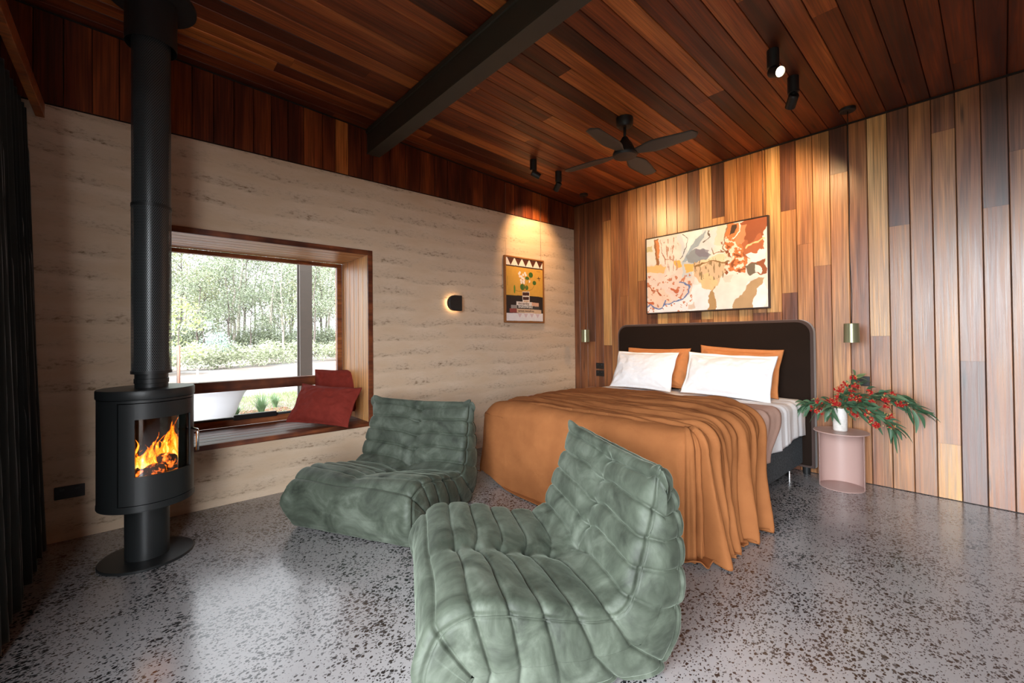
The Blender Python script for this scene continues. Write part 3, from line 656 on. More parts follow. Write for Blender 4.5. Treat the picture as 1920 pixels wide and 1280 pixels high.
def flame_mat():
    m = bpy.data.materials.new('fire_flame'); m.use_nodes = True; nt = m.node_tree; nt.nodes.clear(); L = nt.links.new
    uvn = N(nt, 'ShaderNodeUVMap'); uvn.uv_map = 'uv'; s = N(nt, 'ShaderNodeSeparateXYZ'); L(uvn.outputs[0], s.inputs[0])
    tc = N(nt, 'ShaderNodeTexCoord'); n = N(nt, 'ShaderNodeTexNoise'); n.inputs['Scale'].default_value = 42; n.inputs['Detail'].default_value = 3; n.inputs['Distortion'].default_value = 1.5
    mp = N(nt, 'ShaderNodeMapping'); mp.inputs['Scale'].default_value = (1, 1, .45); L(tc.outputs['Object'], mp.inputs[0]); L(mp.outputs[0], n.inputs[0])
    # heat = 1 - height - |side|
    ab = N(nt, 'ShaderNodeMath', operation='ABSOLUTE'); L(s.outputs[0], ab.inputs[0])
    h = N(nt, 'ShaderNodeMath', operation='MULTIPLY_ADD'); h.inputs[1].default_value = -.55; h.inputs[2].default_value = .82; L(s.outputs[1], h.inputs[0])
    h2 = N(nt, 'ShaderNodeMath', operation='MULTIPLY_ADD'); h2.inputs[1].default_value = -.35; L(ab.outputs[0], h2.inputs[0]); L(h.outputs[0], h2.inputs[2])
    nm = N(nt, 'ShaderNodeMath', operation='MULTIPLY_ADD'); nm.inputs[1].default_value = 1.5; nm.inputs[2].default_value = -.75; L(n.outputs[0], nm.inputs[0])
    sm = N(nt, 'ShaderNodeMath', operation='ADD'); L(h2.outputs[0], sm.inputs[0]); L(nm.outputs[0], sm.inputs[1])
    r = ramp(nt, [(0.0, (.5, .05, .0)), (.30, (1.0, .16, .005)), (.55, (1.0, .36, .02)), (.8, (1.0, .70, .16)), (1.0, (1, .92, .55))]); L(sm.outputs[0], r.inputs[0])
    e = N(nt, 'ShaderNodeEmission'); L(r.outputs[0], e.inputs[0]); e.inputs[1].default_value = 2.0
    t = N(nt, 'ShaderNodeBsdfTransparent'); mx = N(nt, 'ShaderNodeMixShader')
    al = N(nt, 'ShaderNodeMapRange'); al.inputs[1].default_value = .12; al.inputs[2].default_value = .42; L(sm.outputs[0], al.inputs[0])
    L(al.outputs[0], mx.inputs[0]); L(t.outputs[0], mx.inputs[1]); L(e.outputs[0], mx.inputs[2])
    o = N(nt, 'ShaderNodeOutputMaterial'); L(mx.outputs[0], o.inputs[0]); return m
Vs, Fs, Us = [], [], []
rf = random.Random(3)
def tongue(px, py, z0, h, w, bend, ph):
    """a rising twisted ribbon of flame, closed round like a thin tube"""
    n, k = 14, 8; base = len(Vs)
    for i in range(n+1):
        t = i/n; ww = w*(math.sin(pi*min(1, .25+t*.75))**.8)*(1-t*.75)+.0008
        cx = px+.012*sin(ph+t*6)*t; cy = py+bend*t*t+.014*sin(ph*2+t*8)*t
        for j in range(k):
            a = 2*pi*j/k; Vs.append((cx+.45*ww*cos(a), cy+ww*sin(a), z0+h*t)); Us.append((sin(a)*1.0, t))
    for i in range(n):
        for j in range(k): Fs.append((base+i*k+j, base+i*k+(j+1) % k, base+(i+1)*k+(j+1) % k, base+(i+1)*k+j))
for yy, hh, ww in ((-.098, .10, .02), (-.105, .15, .016), (-.09, .07, .03), (-.055, .16, .014), (-.03, .06, .03), (.02, .11, .028), (.13, .12, .026), (.118, .08, .03), (.142, .17, .016), (.138, .10, .02), (-.078, .20, .018), (-.062, .12, .026), (-.040, .09, .028), (-.018, .12, .024), (.000, .07, .02), (.012, .19, .022), (.035, .17, .020), (.050, .13, .02), (.075, .22, .030), (.098, .25, .034), (.112, .24, .028), (.128, .20, .020), (-.088, .10, .02), (.06, .08, .03), (.09, .09, .03)):
    tongue(SX+.10+rf.uniform(-.03, .025)-max(0, abs(yy)-.05)*1.0, SY+yy, .475+rf.uniform(0, .02), hh, ww, rf.uniform(-.02, .03), rf.uniform(0, 6))
me = poly_mesh('flames', Vs, Fs); l = me.uv_layers.new(name='uv')
l.data.foreach_set('uv', np.array([Us[v] for f_ in Fs for v in f_], dtype=np.float32).reshape(-1))
tag(link('flames', me, flame_mat()), 'orange and yellow flames burning behind the stove glass', 'fire', kind='stuff')

# ------------------------------------------------------------------ bed
BX0, BX1, BYF, BYB = .74, 2.50, -2.02, -.105
bed = thing('bed', 'king bed with a tall dark brown rounded velvet headboard and charcoal base', 'bed', (1.62, -1.05, 0))
def bl(v): return (v[0]-1.62, v[1]+1.05, v[2])
MB().box(bl((BX0+.01, BYF+.02, .092)), bl((BX1-.005, BYB, .335))).build('bed_base', M['bedbase'], bed, bevel=.012, bseg=3)
MB().box(bl((BX0+.012, BYF+.02, .335)), bl((BX1-.012, BYB, .572))).build('mattress', M['white'], bed, bevel=.05, bseg=5)
def rrect(x0, x1, z0, z1, r, n=10, low=.012):
    pts = []
    for cx, cz, a0, rr in ((x1-r, z1-r, 0, r), (x0+r, z1-r, 90, r), (x0+low, z0+low, 180, low), (x1-low, z0+low, 270, low)):
        for i in range(n+1): a = radians(a0+90*i/n); pts.append((cx+rr*cos(a), cz+rr*sin(a)))
    return pts
Mx = Matrix(((1, 0, 0, 0), (0, 0, -1, 0), (0, 1, 0, 0), (0, 0, 0, 1)))   # (x,z) polygon extruded towards -y
hb = MB(); P0 = rrect(.703-1.62, 2.575-1.62, .055, 1.268, .115)
hb.prism(P0, .080, Matrix.Translation((0, 1.05-.008, 0)) @ Mx)
hb.build('headboard', M['headpipe'], bed, bevel=.012, bseg=3, auto=40)
hb = MB(); P1 = rrect(.703+.022-1.62, 2.575-.022-1.62, .075, 1.268-.022, .100)
hb.prism(P1, .012, Matrix.Translation((0, 1.05-.084, 0)) @ Mx)
hb.build('headboard_panel', M['headboard'], bed, bevel=.008, bseg=3, auto=40)
for (lx, ly) in ((2.44, -.26), (2.44, -1.75), (.80, -.26), (.80, -1.75)):
    p = bl((lx, ly, 0)); MB().cyl((p[0], p[1], .03), (p[0], p[1], .095), .012).cyl((p[0], p[1], 0.0), (p[0], p[1], .032), .022, .020).build('leg', M['chrome'], bed, auto=30)
for lx in (.80, 2.505):
    p = bl((lx, -.05, 0)); MB().cyl((p[0], p[1], 0), (p[0], p[1], .055), .026, .030).build('headboard_foot', M['black'], bed, auto=30)

def drape(x, y, zt, xl, xr, yf, R, flare, floor=.006):
    """lay cloth coordinates (x,y) over the bed block: returns point, outward direction, drop"""
    cx = np.clip(x, xl+R, xr-R); cy = np.maximum(y, yf+R)
    ox, oy = x-cx, y-cy; d = np.maximum(np.hypot(ox, oy), 1e-6); r = (ox**4+oy**4)**.25; ux, uy = ox/d, oy/d
    q = R*pi/2; a = np.minimum(r, q)/R; out = R*np.sin(a); z = zt-R*(1-np.cos(a)); drop = np.maximum(r-q, 0)
    z = z-drop; out = out+flare*drop
    ex = np.maximum(floor-z, 0); z = np.maximum(z, floor); out = out+.10*(1-np.exp(-ex/.10))
    nz = np.cos(a); nh = np.sin(a)
    return cx+ux*out, cy+uy*out, z, ux*nh, uy*nh, nz, drop, ex
def rand_wave(w, fr, seed):
    rs = np.random.RandomState(seed); o = 0
    for k in range(4):
        f = fr*(.7+.33*k+.12*rs.rand()); o = o+np.sin(2*pi*f*w+rs.rand()*6.28+1.3*np.sin(2*pi*w*fr*.23+rs.rand()*6))*(1.0/(1+.55*k))
    return o/1.7

# white under-sheet
def cloth(name, mat, fn, nu, nv, label, cat, thick=.004):
    u, v = np.meshgrid(np.linspace(0, 1, nu), np.linspace(0, 1, nv), indexing='ij')
    V = fn(u, v); me = grid_mesh(name, V); o = link(name, me, mat)
    s_ = o.modifiers.new('solid', 'SOLIDIFY'); s_.thickness = thick; s_.offset = -1
    return tag(o, label, cat)
def f_sheet(u, v):
    x = (BX0-.24)+u*((BX1+.27)-(BX0-.24)); yb, yfr = -.112, -1.25
    y = yb+v*(yfr-yb)
    X, Y, Z, nx, ny, nz, dr, ex = drape(x, y, .606, BX0, BX1+.012, -9, .055, .02)
    side = sstep(BX1-.35, BX1+.02, x)
    w = rand_wave(v*1.0, 6.0, 3)*.007*side+rand_wave(v+.06*u, 13, 5)*.0025*side + fnoise(np.stack([x*3, y*3, 0*x], -1), 1.0, 2)*.006
    dr2 = .03*np.sin(v*9.0)*sstep(.0, .2, dr)
    w = np.maximum(w, -.004)
    return np.stack([X+nx*w, Y, Z+nz*w+dr2*.6], -1)
cloth('bed_sheet', M['white'], f_sheet, 150, 90, 'white linen sheet over the mattress, hanging down the right side', 'sheet', .003)
def f_blanket(u, v):
    x = (BX0-.27)+u*((BX1+.33)-(BX0-.27))
    yb = -.66-.10*sstep(.62, 1.0, u)-.16*sstep(.9, 1.0, u); y = yb+v*(-1.55-yb)
    X, Y, Z, nx, ny, nz, dr, ex = drape(x, y, .622, BX0-.008, BX1+.030, -9, .060, .05)
    side = sstep(BX1-.4, BX1+.05, x)
    w = rand_wave(v+.1*u, 4.5, 11)*.010*side+fnoise(np.stack([x*2.5, y*4, 0*x], -1), 1.0, 4)*.008
    return np.stack([X+nx*w, Y-.10*sstep(0, .3, dr), Z+nz*w], -1)
cloth('blanket', M['dusty'], f_blanket, 150, 80, 'dusty pink linen cover showing between the white sheet and the ochre throw', 'blanket')

# burnt ochre throw
def f_throw(u, v):
    TX0, TX1 = BX0-.45, BX1+.705
    x = TX0+u*(TX1-TX0)
    xr = BX1+.05; yf = BYF-.045
    # head-side edge runs across the bed and bends towards the foot on the right
    e = np.clip((x-BX0)/(BX1-BX0), 0, 1.5)
    yb = -.95+.07*np.sin(e*3.0)-.20*sstep(.80, 1.0, e)-.14*sstep(.98, 1.30, e)+.012*np.sin(x*9)
    yend = yf-.655+.10*sstep(.55, .0, (x-BX0)/(BX1-BX0)*1.0)*1.0*sstep(.5, .0, e)
    t = v; y = yb+t*(yend-yb)
    zt = .652
    X, Y, Z, nx, ny, nz, dr, ex = drape(x, y, zt, BX0-.03, xr, yf, .125, .085)
    # fold coordinate: runs from the head-side edge round the right-hand corner to the foot
    tf = np.clip((y-yb)/(yf+.125-yb), 0, 1)             # 0..1 along the bed
    ang = np.arctan2(np.maximum(yf+.125-y, 0), np.maximum(x-(xr-.125), 1e-4)); ang = np.where(x > xr-.125, ang, pi/2)
    w = tf+ .55*np.clip(ang/(pi/2), 0, 1)*(y < yf+.125)
    w = w+.10*(1-e)*tf                                   # gathers fan out to the left
    drn = np.clip(dr/.5, 0, 1)
    gather = (1-sstep(1.12, 1.52, w))
    topamp = (.004+.015*np.clip(e, 0, 1)**1.3)*(1-sstep(.55, .98, tf)*(1-sstep(.80, 1.02, e)))
    amp = gather*(topamp+(.006+.042*drn)*sstep(BX1-.10, BX1+.10, x))
    wa = rand_wave(w, 5.2, 21); wb_ = rand_wave(w, 10.0, 8)
    prof = (np.sign(wa)*np.abs(wa)**.8)*(1+.45*np.sin(w*17+1))+.38*wb_*(1-.4*drn)
    d = amp*(prof+.35)
    # loose low swells on the foot panel, a ridge along the top front
    d = d+(1-gather)*(.006*rand_wave(u+.15*v, 3.0, 5)*(.4+drn))+.012*np.exp(-((tf-.78+.15*e)/.07)**2)*sstep(.1, .4, e)*(1-sstep(.85, 1.05, e))
    P = np.stack([x, y, 0*x], -1)
    d = d+fnoise(np.stack([x*1.0+1.6*tf, w*9, 0*x], -1), 1.0, 15)*.042*gather*(.35+.65*np.clip(e, 0, 1))+fnoise(P, (2.2, 3.5, 1), 6)*.012+fnoise(P, (9, 9, 1), 9)*.0035
    d = np.maximum(d, -.020)*(1-.6*sstep(0, .06, ex))
    Zn = Z+nz*d-.050*np.exp(-np.maximum(x-BX0, 0)/.13)*(dr <= 0)*sstep(-.3, .0, x-BX0)
    Zn = Zn-(.018*sstep(-1.35, -2.0, y))*nz
    pool = ex*(.5+.5*np.sin(w*30))*.30
    Zn = np.where(ex > 0, Zn+pool, Zn)
    nx2 = np.where(dr > 0, nx, nx); X2 = X+nx*d; Y2 = Y+ny*d
    X2 = X2-.0*w
    # the side hang leans towards the foot as it falls
    side = (x > xr-.125)&(y > yf+.125)
    Y2 = Y2-side*.10*np.clip(dr/.6, 0, 1)*(1-tf)
    # left end of the foot panel stays just clear of the floor
    Zn = Zn+.05*(1-sstep(0, .22, (x-BX0)/(BX1-BX0)))*sstep(.3, .62, dr)
    return np.stack([X2, Y2, np.maximum(Zn, .004)], -1)
cloth('throw_blanket', M['throw'], f_throw, 420, 300, 'burnt ochre linen throw draped over the foot of the bed down to the floor', 'throw', .005)

# ------------------------------------------------------------------ pillows
def pillow(name, mat, w, h, d, loc, lean, yaw, label, cat, flange=0, seed=0, roll=0, group=None, soft=1.0, parent=None):
    n = 64; u, v = np.meshgrid(np.linspace(-1, 1, n), np.linspace(-1, 1, n), indexing='ij')
    fw = 1-flange/(w/2) if flange else 1.0; fh = 1-flange/(h/2) if flange else 1.0
    U = np.clip(np.abs(u)/fw, 0, 1); Vv = np.clip(np.abs(v)/fh, 0, 1)
    puff = ((1-U**2.4)*(1-Vv**2.4)); puff = np.maximum(puff, 0)**.55
    x = u*w/2*(1-.055*(1-np.abs(v)**2)*0-.05*(1-v*v)*0+0*v); 
    x = u*w/2*(1-.06*(1-v*v)*(1-flange*4)); z = v*h/2*(1-.07*(1-u*u)*(1-flange*4))
    sides = []
    for s_ in (1, -1):
        P = np.stack([u*2.2+seed, v*1.7, 0*u+s_], -1)
        wr = fnoise(P, 1.0, seed)*.012*soft+fnoise(P*3, 1.0, seed+3)*.006*soft
        # tension creases radiating from corners
        for cu in (-1, 1):
            for cv_ in (-1, 1):
                a = np.arctan2(v-cv_, u-cu); r = np.hypot(u-cu, v-cv_); wr = wr+.006*soft*np.sin(a*11+seed)*np.exp(-((r-.35)/.28)**2)
        yv = s_*(puff*d/2+.003)+wr*np.minimum(1, puff*2.5)*s_+(.006*np.sin(u*9+seed)*np.sin(v*7))*(1-puff)
        sides.append(np.stack([x, -yv, z], -1))
    A, B = sides
    edge = (np.abs(u) == 1)|(np.abs(v) == 1)
    mid = (A+B)/2; A = np.where(edge[..., None], mid, A); B = np.where(edge[..., None], mid, B)
    Vall = np.concatenate([A.reshape(-1, 3), B.reshape(-1, 3)]); F = []
    for i in range(n-1):
        for j in range(n-1):
            q = (i*n+j, (i+1)*n+j, (i+1)*n+j+1, i*n+j+1); F.append(q); F.append(tuple(n*n+t for t in q[::-1]))
    me = poly_mesh(name, Vall, F)
    b = bmesh.new(); b.from_mesh(me); bmesh.ops.remove_doubles(b, verts=b.verts, dist=1e-5); bmesh.ops.recalc_face_normals(b, faces=b.faces); b.to_mesh(me); b.free()
    o = link(name, me, mat, parent)
    o.matrix_world = Matrix.Translation(loc) @ Matrix.Rotation(yaw, 4, 'Z') @ Matrix.Rotation(-lean, 4, 'X') @ Matrix.Rotation(roll, 4, 'Y')
    return tag(o, label, cat, group)
pillow('pillow', M['tan'], .70, .40, .15, (1.26, -.235, .825), radians(12), 0, 'apricot pillow against the headboard behind the left white pillow', 'pillow', flange=.015, seed=2)
pillow('pillow', M['tan'], .70, .41, .15, (2.04, -.235, .835), radians(12), 0, 'apricot pillow against the headboard behind the right white pillow', 'pillow', flange=.03, seed=5, roll=radians(3))
pillow('pillow', M['white'], .69, .40, .17, (1.215, -.405, .803), radians(24), radians(-1), 'white pillow on the left side of the bed', 'pillow', flange=.02, seed=8)
pillow('pillow', M['white'], .74, .40, .17, (2.02, -.405, .800), radians(24), radians(2), 'white pillow on the right side of the bed', 'pillow', flange=.028, seed=11, roll=radians(2))

# window seat cushions
pillow('cushion', M['red_linen'], .48, .42, .15, (-.42, -2.785, .672), radians(22), radians(62), 'square brick red cushion against the window jamb behind the front cushion', 'cushion', seed=14, flange=.008)
pillow('cushion', M['red_linen'], .55, .355, .19, (-.110, -3.035, .604), radians(34), radians(42), 'brick red rectangular cushion in front, at the edge of the window seat', 'cushion', seed=17, flange=.010, roll=radians(4))

# ------------------------------------------------------------------ lounge chairs
def cr(P, n):
    """Catmull-Rom through P resampled to n points by arc length"""
    P = np.array(P, float); k = len(P); out = []
    for i in range(k):
        p0, p1, p2, p3 = P[i-1], P[i], P[(i+1) % k], P[(i+2) % k]
        for t in np.linspace(0, 1, 24, endpoint=False):
            out.append(.5*((2*p1)+(-p0+p2)*t+(2*p0-5*p1+4*p2-p3)*t*t+(-p0+3*p1-3*p2+p3)*t**3))
    out = np.array(out); s_ = np.r_[0, np.cumsum(np.hypot(*np.diff(np.vstack([out, out[:1]]), axis=0)[:, :2].T))]
    tt = np.linspace(0, s_[-1], n, endpoint=False)
    return np.stack([np.interp(tt, s_, np.r_[out[:, c], out[0, c]]) for c in range(out.shape[1])], -1), s_[-1]
# profile y,z | spine y,z | channel id
PROF = [(-.395, .004, .02, 0), (-.452, .060, .01, .4), (-.474, .145, .0, 1.0), (-.464, .235, .0, 1.55), (-.425, .305, .02, 2.0),
        (-.355, .340, .05, 2.6), (-.27, .343, .12, 3.35), (-.18, .328, .20, 4.15), (-.09, .305, .28, 5.0), (.0, .283, .37, 5.85), (.08, .268, .45, 6.6), (.145, .268, .53, 7.25),
        (.185, .300, .66, 8.0), (.212, .365, .76, 8.75), (.240, .440, .84, 9.6), (.268, .515, .905, 10.4), (.296, .590, .96, 11.2), (.322, .655, .99, 12.0), (.352, .688, 1.0, 12.6),
        (.400, .672, 1.0, 13.3), (.428, .600, .985, 14.2), (.440, .500, .92, 15.0), (.440, .390, .82, 16.0), (.432, .280, .71, 17.0), (.412, .170, .60, 18.0), (.372, .060, .53, 19.0), (.325, .004, .47, 20.0),
        (.10, .002, .34, 22), (-.15, .002, .20, 24)]
SPINE = np.array([(-.33, .150), (-.20, .150), (-.05, .142), (.10, .135), (.23, .150), (.31, .235), (.335, .36), (.345, .47), (.356, .585)])
SPT = np.array([0, .15, .28, .41, .53, .65, .78, .89, 1.0])
_ft = np.array([p[2] for p in PROF[3:19]]); _fc = np.array([p[3] for p in PROF[3:19]])
PROF = PROF[:19]+[(p[0], p[1], p[2], 26-float(np.interp(p[2], _ft, _fc))) for p in PROF[19:]]      # seams run right round the sides
def togo(loc, rot, seed, label):
    NU = 640; prof, Lp = cr([p[:3] for p in PROF], NU)
    # channel phase along the resampled loop
    P4, _ = cr([(p[0], p[1], p[3]) for p in PROF], NU)
    ch = np.maximum.accumulate(np.clip(P4[:, 2], 0, 26))
    Y, Z, TS = prof.T; TS = np.clip(TS, 0, 1); MY = np.interp(TS, SPT, SPINE[:, 0]); MZ = np.interp(TS, SPT, SPINE[:, 1])
    ci = np.interp(TS, _ft, _fc); ar = np.arange(NU); itop = int(np.argmax(Z))
    ch = np.where((ar < itop)&(ch > 1.7)&(TS < .985), ci, ch); ch = np.where((ar > itop)&(TS < .985), 26-ci, ch)
    hw, r = .432, .042
    # cross parameter: side centre -> side face -> rim -> top -> rim -> side face
    s1 = np.linspace(0, 1, 30, endpoint=False); s2 = np.linspace(0, 1, 12, endpoint=False); s3 = np.linspace(-1, 1, 84)
    kind = np.r_[np.zeros(30), np.ones(12), np.full(84, 2), np.full(12, 3), np.full(30, 4)]
    par = np.r_[s1, s2, s3, s2+1/12, s1+1/30]
    nv = len(kind); V = np.zeros((NU, nv, 3)); XS = np.zeros((NU, nv)); KK = np.ones((NU, nv))
    dist = np.hypot(Y-MY, Z-MZ)
    hwf = lambda zz: hw-.030*sstep(.30, .70, zz)+.012*np.exp(-((zz-.15)/.12)**2)
    hw_u = hwf(Z)
    for j in range(nv):
        k, t = kind[j], par[j]
        sg = -1 if k < 2 or (k == 2 and t < 0) else 1
        if k in (0, 4):
            q = t if k == 0 else 1-t          # 0 centre .. 1 rim
            ins = r+(dist-r)*(1-q); x = hw_u+.016*(1-q*q)
        elif k in (1, 3):
            a = (t if k == 1 else 1-t)*pi/2; ins = r*(1-np.sin(a)); x = hw_u-r+r*np.cos(a)
        else:
            x = abs(t)*(hw_u-r); ins = 0*dist
        ins = np.minimum(ins, dist*.999)
        kk = 1-ins/dist
        V[:, j, 1] = MY+(Y-MY)*kk; V[:, j, 2] = MZ+(Z-MZ)*kk; KK[:, j] = kk
        if k in (0, 4): x = x-hw_u+hwf(V[:, j, 2])
        V[:, j, 0] = sg*x; XS[:, j] = sg*x
    # slight lean-in sag of the seat and back between the sides
    U = np.arange(NU)/NU
    chj = ch[:, None]+0*XS
    xn = XS/hw
    seat = (sstep(1.6, 3.0, chj)*(1-sstep(12.0, 12.8, chj)))
    top = (kind >= 1)[None, :]&(kind <= 3)[None, :]
    nrm = normals(V, cu=True)
    c0 = V[NU//3].mean(0); 
    # make normals point outward
    cen = np.stack([0*XS, MY[:, None]+0*XS, MZ[:, None]+0*XS], -1)
    if np.sum(nrm*(V-cen)) < 0: nrm = -nrm
    sidek = (kind == 0)|(kind == 4); bl_ = (1-sstep(.35, .8, KK))*sidek[None, :]
    sx_ = np.where(np.arange(nv) < nv/2, -1.0, 1.0)
    nrm = nrm*(1-bl_[..., None])+np.stack([sx_[None, :]+0*XS, 0*XS, 0*XS], -1)*bl_[..., None]; nrm /= np.linalg.norm(nrm, axis=-1, keepdims=True)
    # channels bow around the centre tuft line
    bow = .30*np.exp(-(xn/.20)**2)*sstep(2.5, 4, chj)*(1-sstep(11.5, 12.3, chj))
    wob = .05*np.sin(xn*5+V[..., 1]*9+V[..., 2]*11+seed)
    wob = np.where(chj > 13, -wob, wob)
    c = chj+bow+wob
    f = np.abs(np.sin(pi*c))
    vis = chj > .2
    pf = np.where(vis, f**.45, 1.0)
    amp = .015*np.where((chj > 12.3)&(kind == 2)[None, :], .6, 1.0)*np.where(sidek[None, :], .72+.28*KK, 1.0)
    amp = amp*np.where((chj < 1.9)|(chj > 24.1), .35, 1.0)
    d = amp*(pf-.75)
    # centre line of tufts
    tuft = np.exp(-(xn/.045)**2)*seat*np.exp(-(np.minimum(np.abs((c % 1)), 1-np.abs(c % 1))/.16)**2)
    d = d-.020*tuft
    d = d-.024*np.exp(-(xn/.42)**2)*seat*top-.010*np.exp(-(xn/.10)**2)*seat*top
    # wrinkles: gathered cloth, stretched along the channels
    w1 = fnoise(V*np.array([3.5, 7, 7]), 1.0, seed); w2 = fnoise(V*np.array([9, 17, 17]), 1.0, seed+2)
    bunch = .35+.9*np.exp(-((chj-8.0)/1.6)**2)*np.where(sidek[None, :], sstep(.5, 1, KK), 1.0)
    d = d+.0065*w1*bunch+.0030*w2
    cd = np.minimum(np.abs(c % 1), 1-np.abs(c % 1)); d = d-np.where(vis&(chj > 1.9)&(chj < 24.1), .0060*np.exp(-(cd/.055)**2), 0)
    # pinches radiating from tufts
    d = d+.005*np.sin(26*xn+3*np.sin(c*2))*np.exp(-(xn/.22)**2)*seat*(1-f)
    # sewn rim seam on the edges
    rim = np.zeros(nv); rim[30:33] = 1; rim[-33:-30] = 1
    d = d-.006*rim[None, :]
    V = V+nrm*d[..., None]
    # peaked corners: top of the back, and the nose of the seat
    ax = np.abs(xn)
    ear = np.exp(-((chj-12.35)/.55)**2)*sstep(.82, .98, ax)
    V[..., 2] += .066*ear; V[..., 0] += np.sign(XS)*.024*ear; V[..., 1] += -.01*ear
    sagt = np.exp(-((chj-12.6)/.9)**2)*(1-ax**2); V[..., 2] -= .012*sagt
    nose = np.exp(-((chj-1.2)/.55)**2)*sstep(.82, .99, ax)
    V[..., 1] += -.022*nose; V[..., 0] += np.sign(XS)*.022*nose
    # front face sags into a lower seam
    V[..., 2] = np.maximum(V[..., 2], .0015)
    me = grid_mesh('lounge_chair', V, cu=True)
    t = thing('lounge_chair', label, 'armchair', loc, rot)
    o = link('quilted_body', me, M['velvet'], t); 
    # buttons on the back
    jm = 42+42
    for cc in (9.0-.3, 10.0-.3, 11.0-.3):
        i = int(np.argmin(np.abs(ch-cc))); p = V[i, jm]
        q = nrm[i, jm]
        b = bmesh.new(); bmesh.ops.create_uvsphere(b, u_segments=14, v_segments=8, radius=.010)
        mm = bpy.data.meshes.new('button'); 
        for v in b.verts: v.co = Vector((v.co.x, v.co.y, v.co.z*.6))
        b.to_mesh(mm); b.free(); ob = link('button', mm, M['velvet'], t); ob.location = tuple(p+q*.004); ob.rotation_euler = Vector(tuple(q)).to_track_quat('Z', 'Y').to_euler()
    # piping along the side seams
    for jj in (30, nv-31):
        pts = [tuple(V[i, jj]+nrm[i, jj]*.0015) for i in range(0, NU) if 1.0 < ch[i] < 19]
        MB().tube(pts[::4], .0022, 6).build('piping', M['velvet'], t)
    return t
togo((.879, -2.916, 0), .489, 3, 'green velvet quilted low lounge chair by the window seat')
togo((2.281, -2.978, 0), -.479, 9, 'green velvet quilted low lounge chair nearest the camera, at the foot of the bed')

# ------------------------------------------------------------------ curtain
nu, nz_ = 520, 60
u = np.linspace(0, 1, nu)[:, None]+np.zeros((1, nz_)); v = np.linspace(0, 1, nz_)[None, :]+np.zeros((nu, 1))
z = 2.43*(1-v)+.012
x = .020+u*1.30*(1-.10*(1-v))+.0*v
ph = u*13.5+.25*np.sin(u*9)+.12*np.sin(v*3+u*20)
amp = .030+.040*v
y = -4.690+.035*v+amp*np.sin(2*pi*ph)+.012*np.sin(2*pi*ph*2.3+2*v)*v
x = x+.018*np.cos(2*pi*ph)*(.5+v)
x = np.maximum(x, .015); 
tag(link('curtain', grid_mesh('curtain', np.stack([x, y, z], -1)), M['curtain']), 'dark green velvet curtain gathered at the left of the room, reaching the floor', 'curtain')
bpy.data.objects['curtain'].modifiers.new('solid', 'SOLIDIFY').thickness = .004

# ------------------------------------------------------------------ fan
fan = thing('ceiling_fan', 'dark four blade ceiling fan hanging above the bed', 'fan', (1.638, -1.30, 2.56), radians(10.5))
dz = ceil_z(-1.30)-2.56
MB().lathe([(0, dz-.075), (.045, dz-.072), (.062, dz-.055), (.066, dz-.03), (.066, dz), (0, dz)], n=48).build('canopy', M['black'], fan, auto=40)
MB().cyl((0, 0, .14), (0, 0, dz-.06), .011).build('down_rod', M['black'], fan)
MB().lathe([(0, .155), (.022, .152), (.030, .135), (.055, .10), (.072, .065), (.078, .035), (.0, .033)], n=48).build('motor_housing', M['black'], fan, auto=40)
MB().lathe([(0, .040), (.090, .038), (.096, .025), (.096, .010), (.088, 0), (0, -.003)], n=48).build('hub', M['black'], fan, auto=40)
bladem = simple('blade_grey', (.045, .038, .032), .55)
for k in range(4):
    a = k*pi/2; V_ = []
    n = 18; W = np.zeros((n, 9, 3))
    for i in range(n):
        t = i/(n-1); rr = .075+t*.475; wd = (.034+.040*sstep(0, .35, np.array(t))-.022*sstep(.35, 1.0, np.array(t)))
        if t > .94: wd = wd*math.sqrt(max(0.02, 1-((t-.94)/.061)**2))
        for j in range(9):
            q = -1+j/4; xx, yy = rr, q*wd-.012*t; zz = .022-.20*q*wd*(1-.4*t)
            W[i, j] = (xx*cos(a)-yy*sin(a), xx*sin(a)+yy*cos(a), zz)
    o = link('blade', grid_mesh('blade', W), bladem, fan); sm = o.modifiers.new('solid', 'SOLIDIFY'); sm.thickness = .006; sm.offset = 0

# ------------------------------------------------------------------ ceiling spotlights
def lampmat(name, col, s_): return simple(name, (.8, .8, .8), .4, emit=col, es=s_)
LIT = lampmat('lit_lens', (1, .78, .52), 14.0); DIM = lampmat('lit_lens_side', (1, .70, .42), 3.0)
def spot(x, y, target, label, power, lens, size=70, blend=.7):
    zt = ceil_z(y); t = thing('ceiling_spotlight', label, 'spotlight', (x, y, zt))
    MB().cyl((0, 0, -.105), (0, 0, .004), .0330, n=40).build('mount', M['black'], t, bevel=.002, auto=30)
    MB().cyl((0, 0, -.125), (0, 0, -.100), .012, n=20).build('knuckle', M['black'], t, auto=30)
    d = (Vector(target)-Vector((x, y, zt-.135))).normalized(); c = Vector((0, 0, -.130)); p0 = c-d*.018; p1 = c+d*.072
    q = d.to_track_quat('Z', 'Y'); mb = MB()
    mb.lathe([(0, -.018), (.026, -.018), (.031, -.010), (.031, .070), (.028, .070), (.028, .060)], n=40)
    for v in mb.bm.verts: v.co = q @ v.co+c
    mb.build('lamp_head', M['black'], t, auto=30)
    mb = MB(); mb.lathe([(0, .0605), (.0278, .0605)], n=40)
    for v in mb.bm.verts: v.co = q @ v.co+c
    mb.build('lens', lens, t)
    l = bpy.data.lights.new('spot_lamp', 'SPOT'); l.energy = power; l.color = (1, .60, .28); l.spot_size = radians(size); l.spot_blend = blend; l.shadow_soft_size = .025
    o = bpy.data.objects.new('spot_lamp', l); COL.objects.link(o); o.parent = t; o.location = c+d*.075; o.rotation_euler = d.to_track_quat('-Z', 'Y').to_euler()
    return t
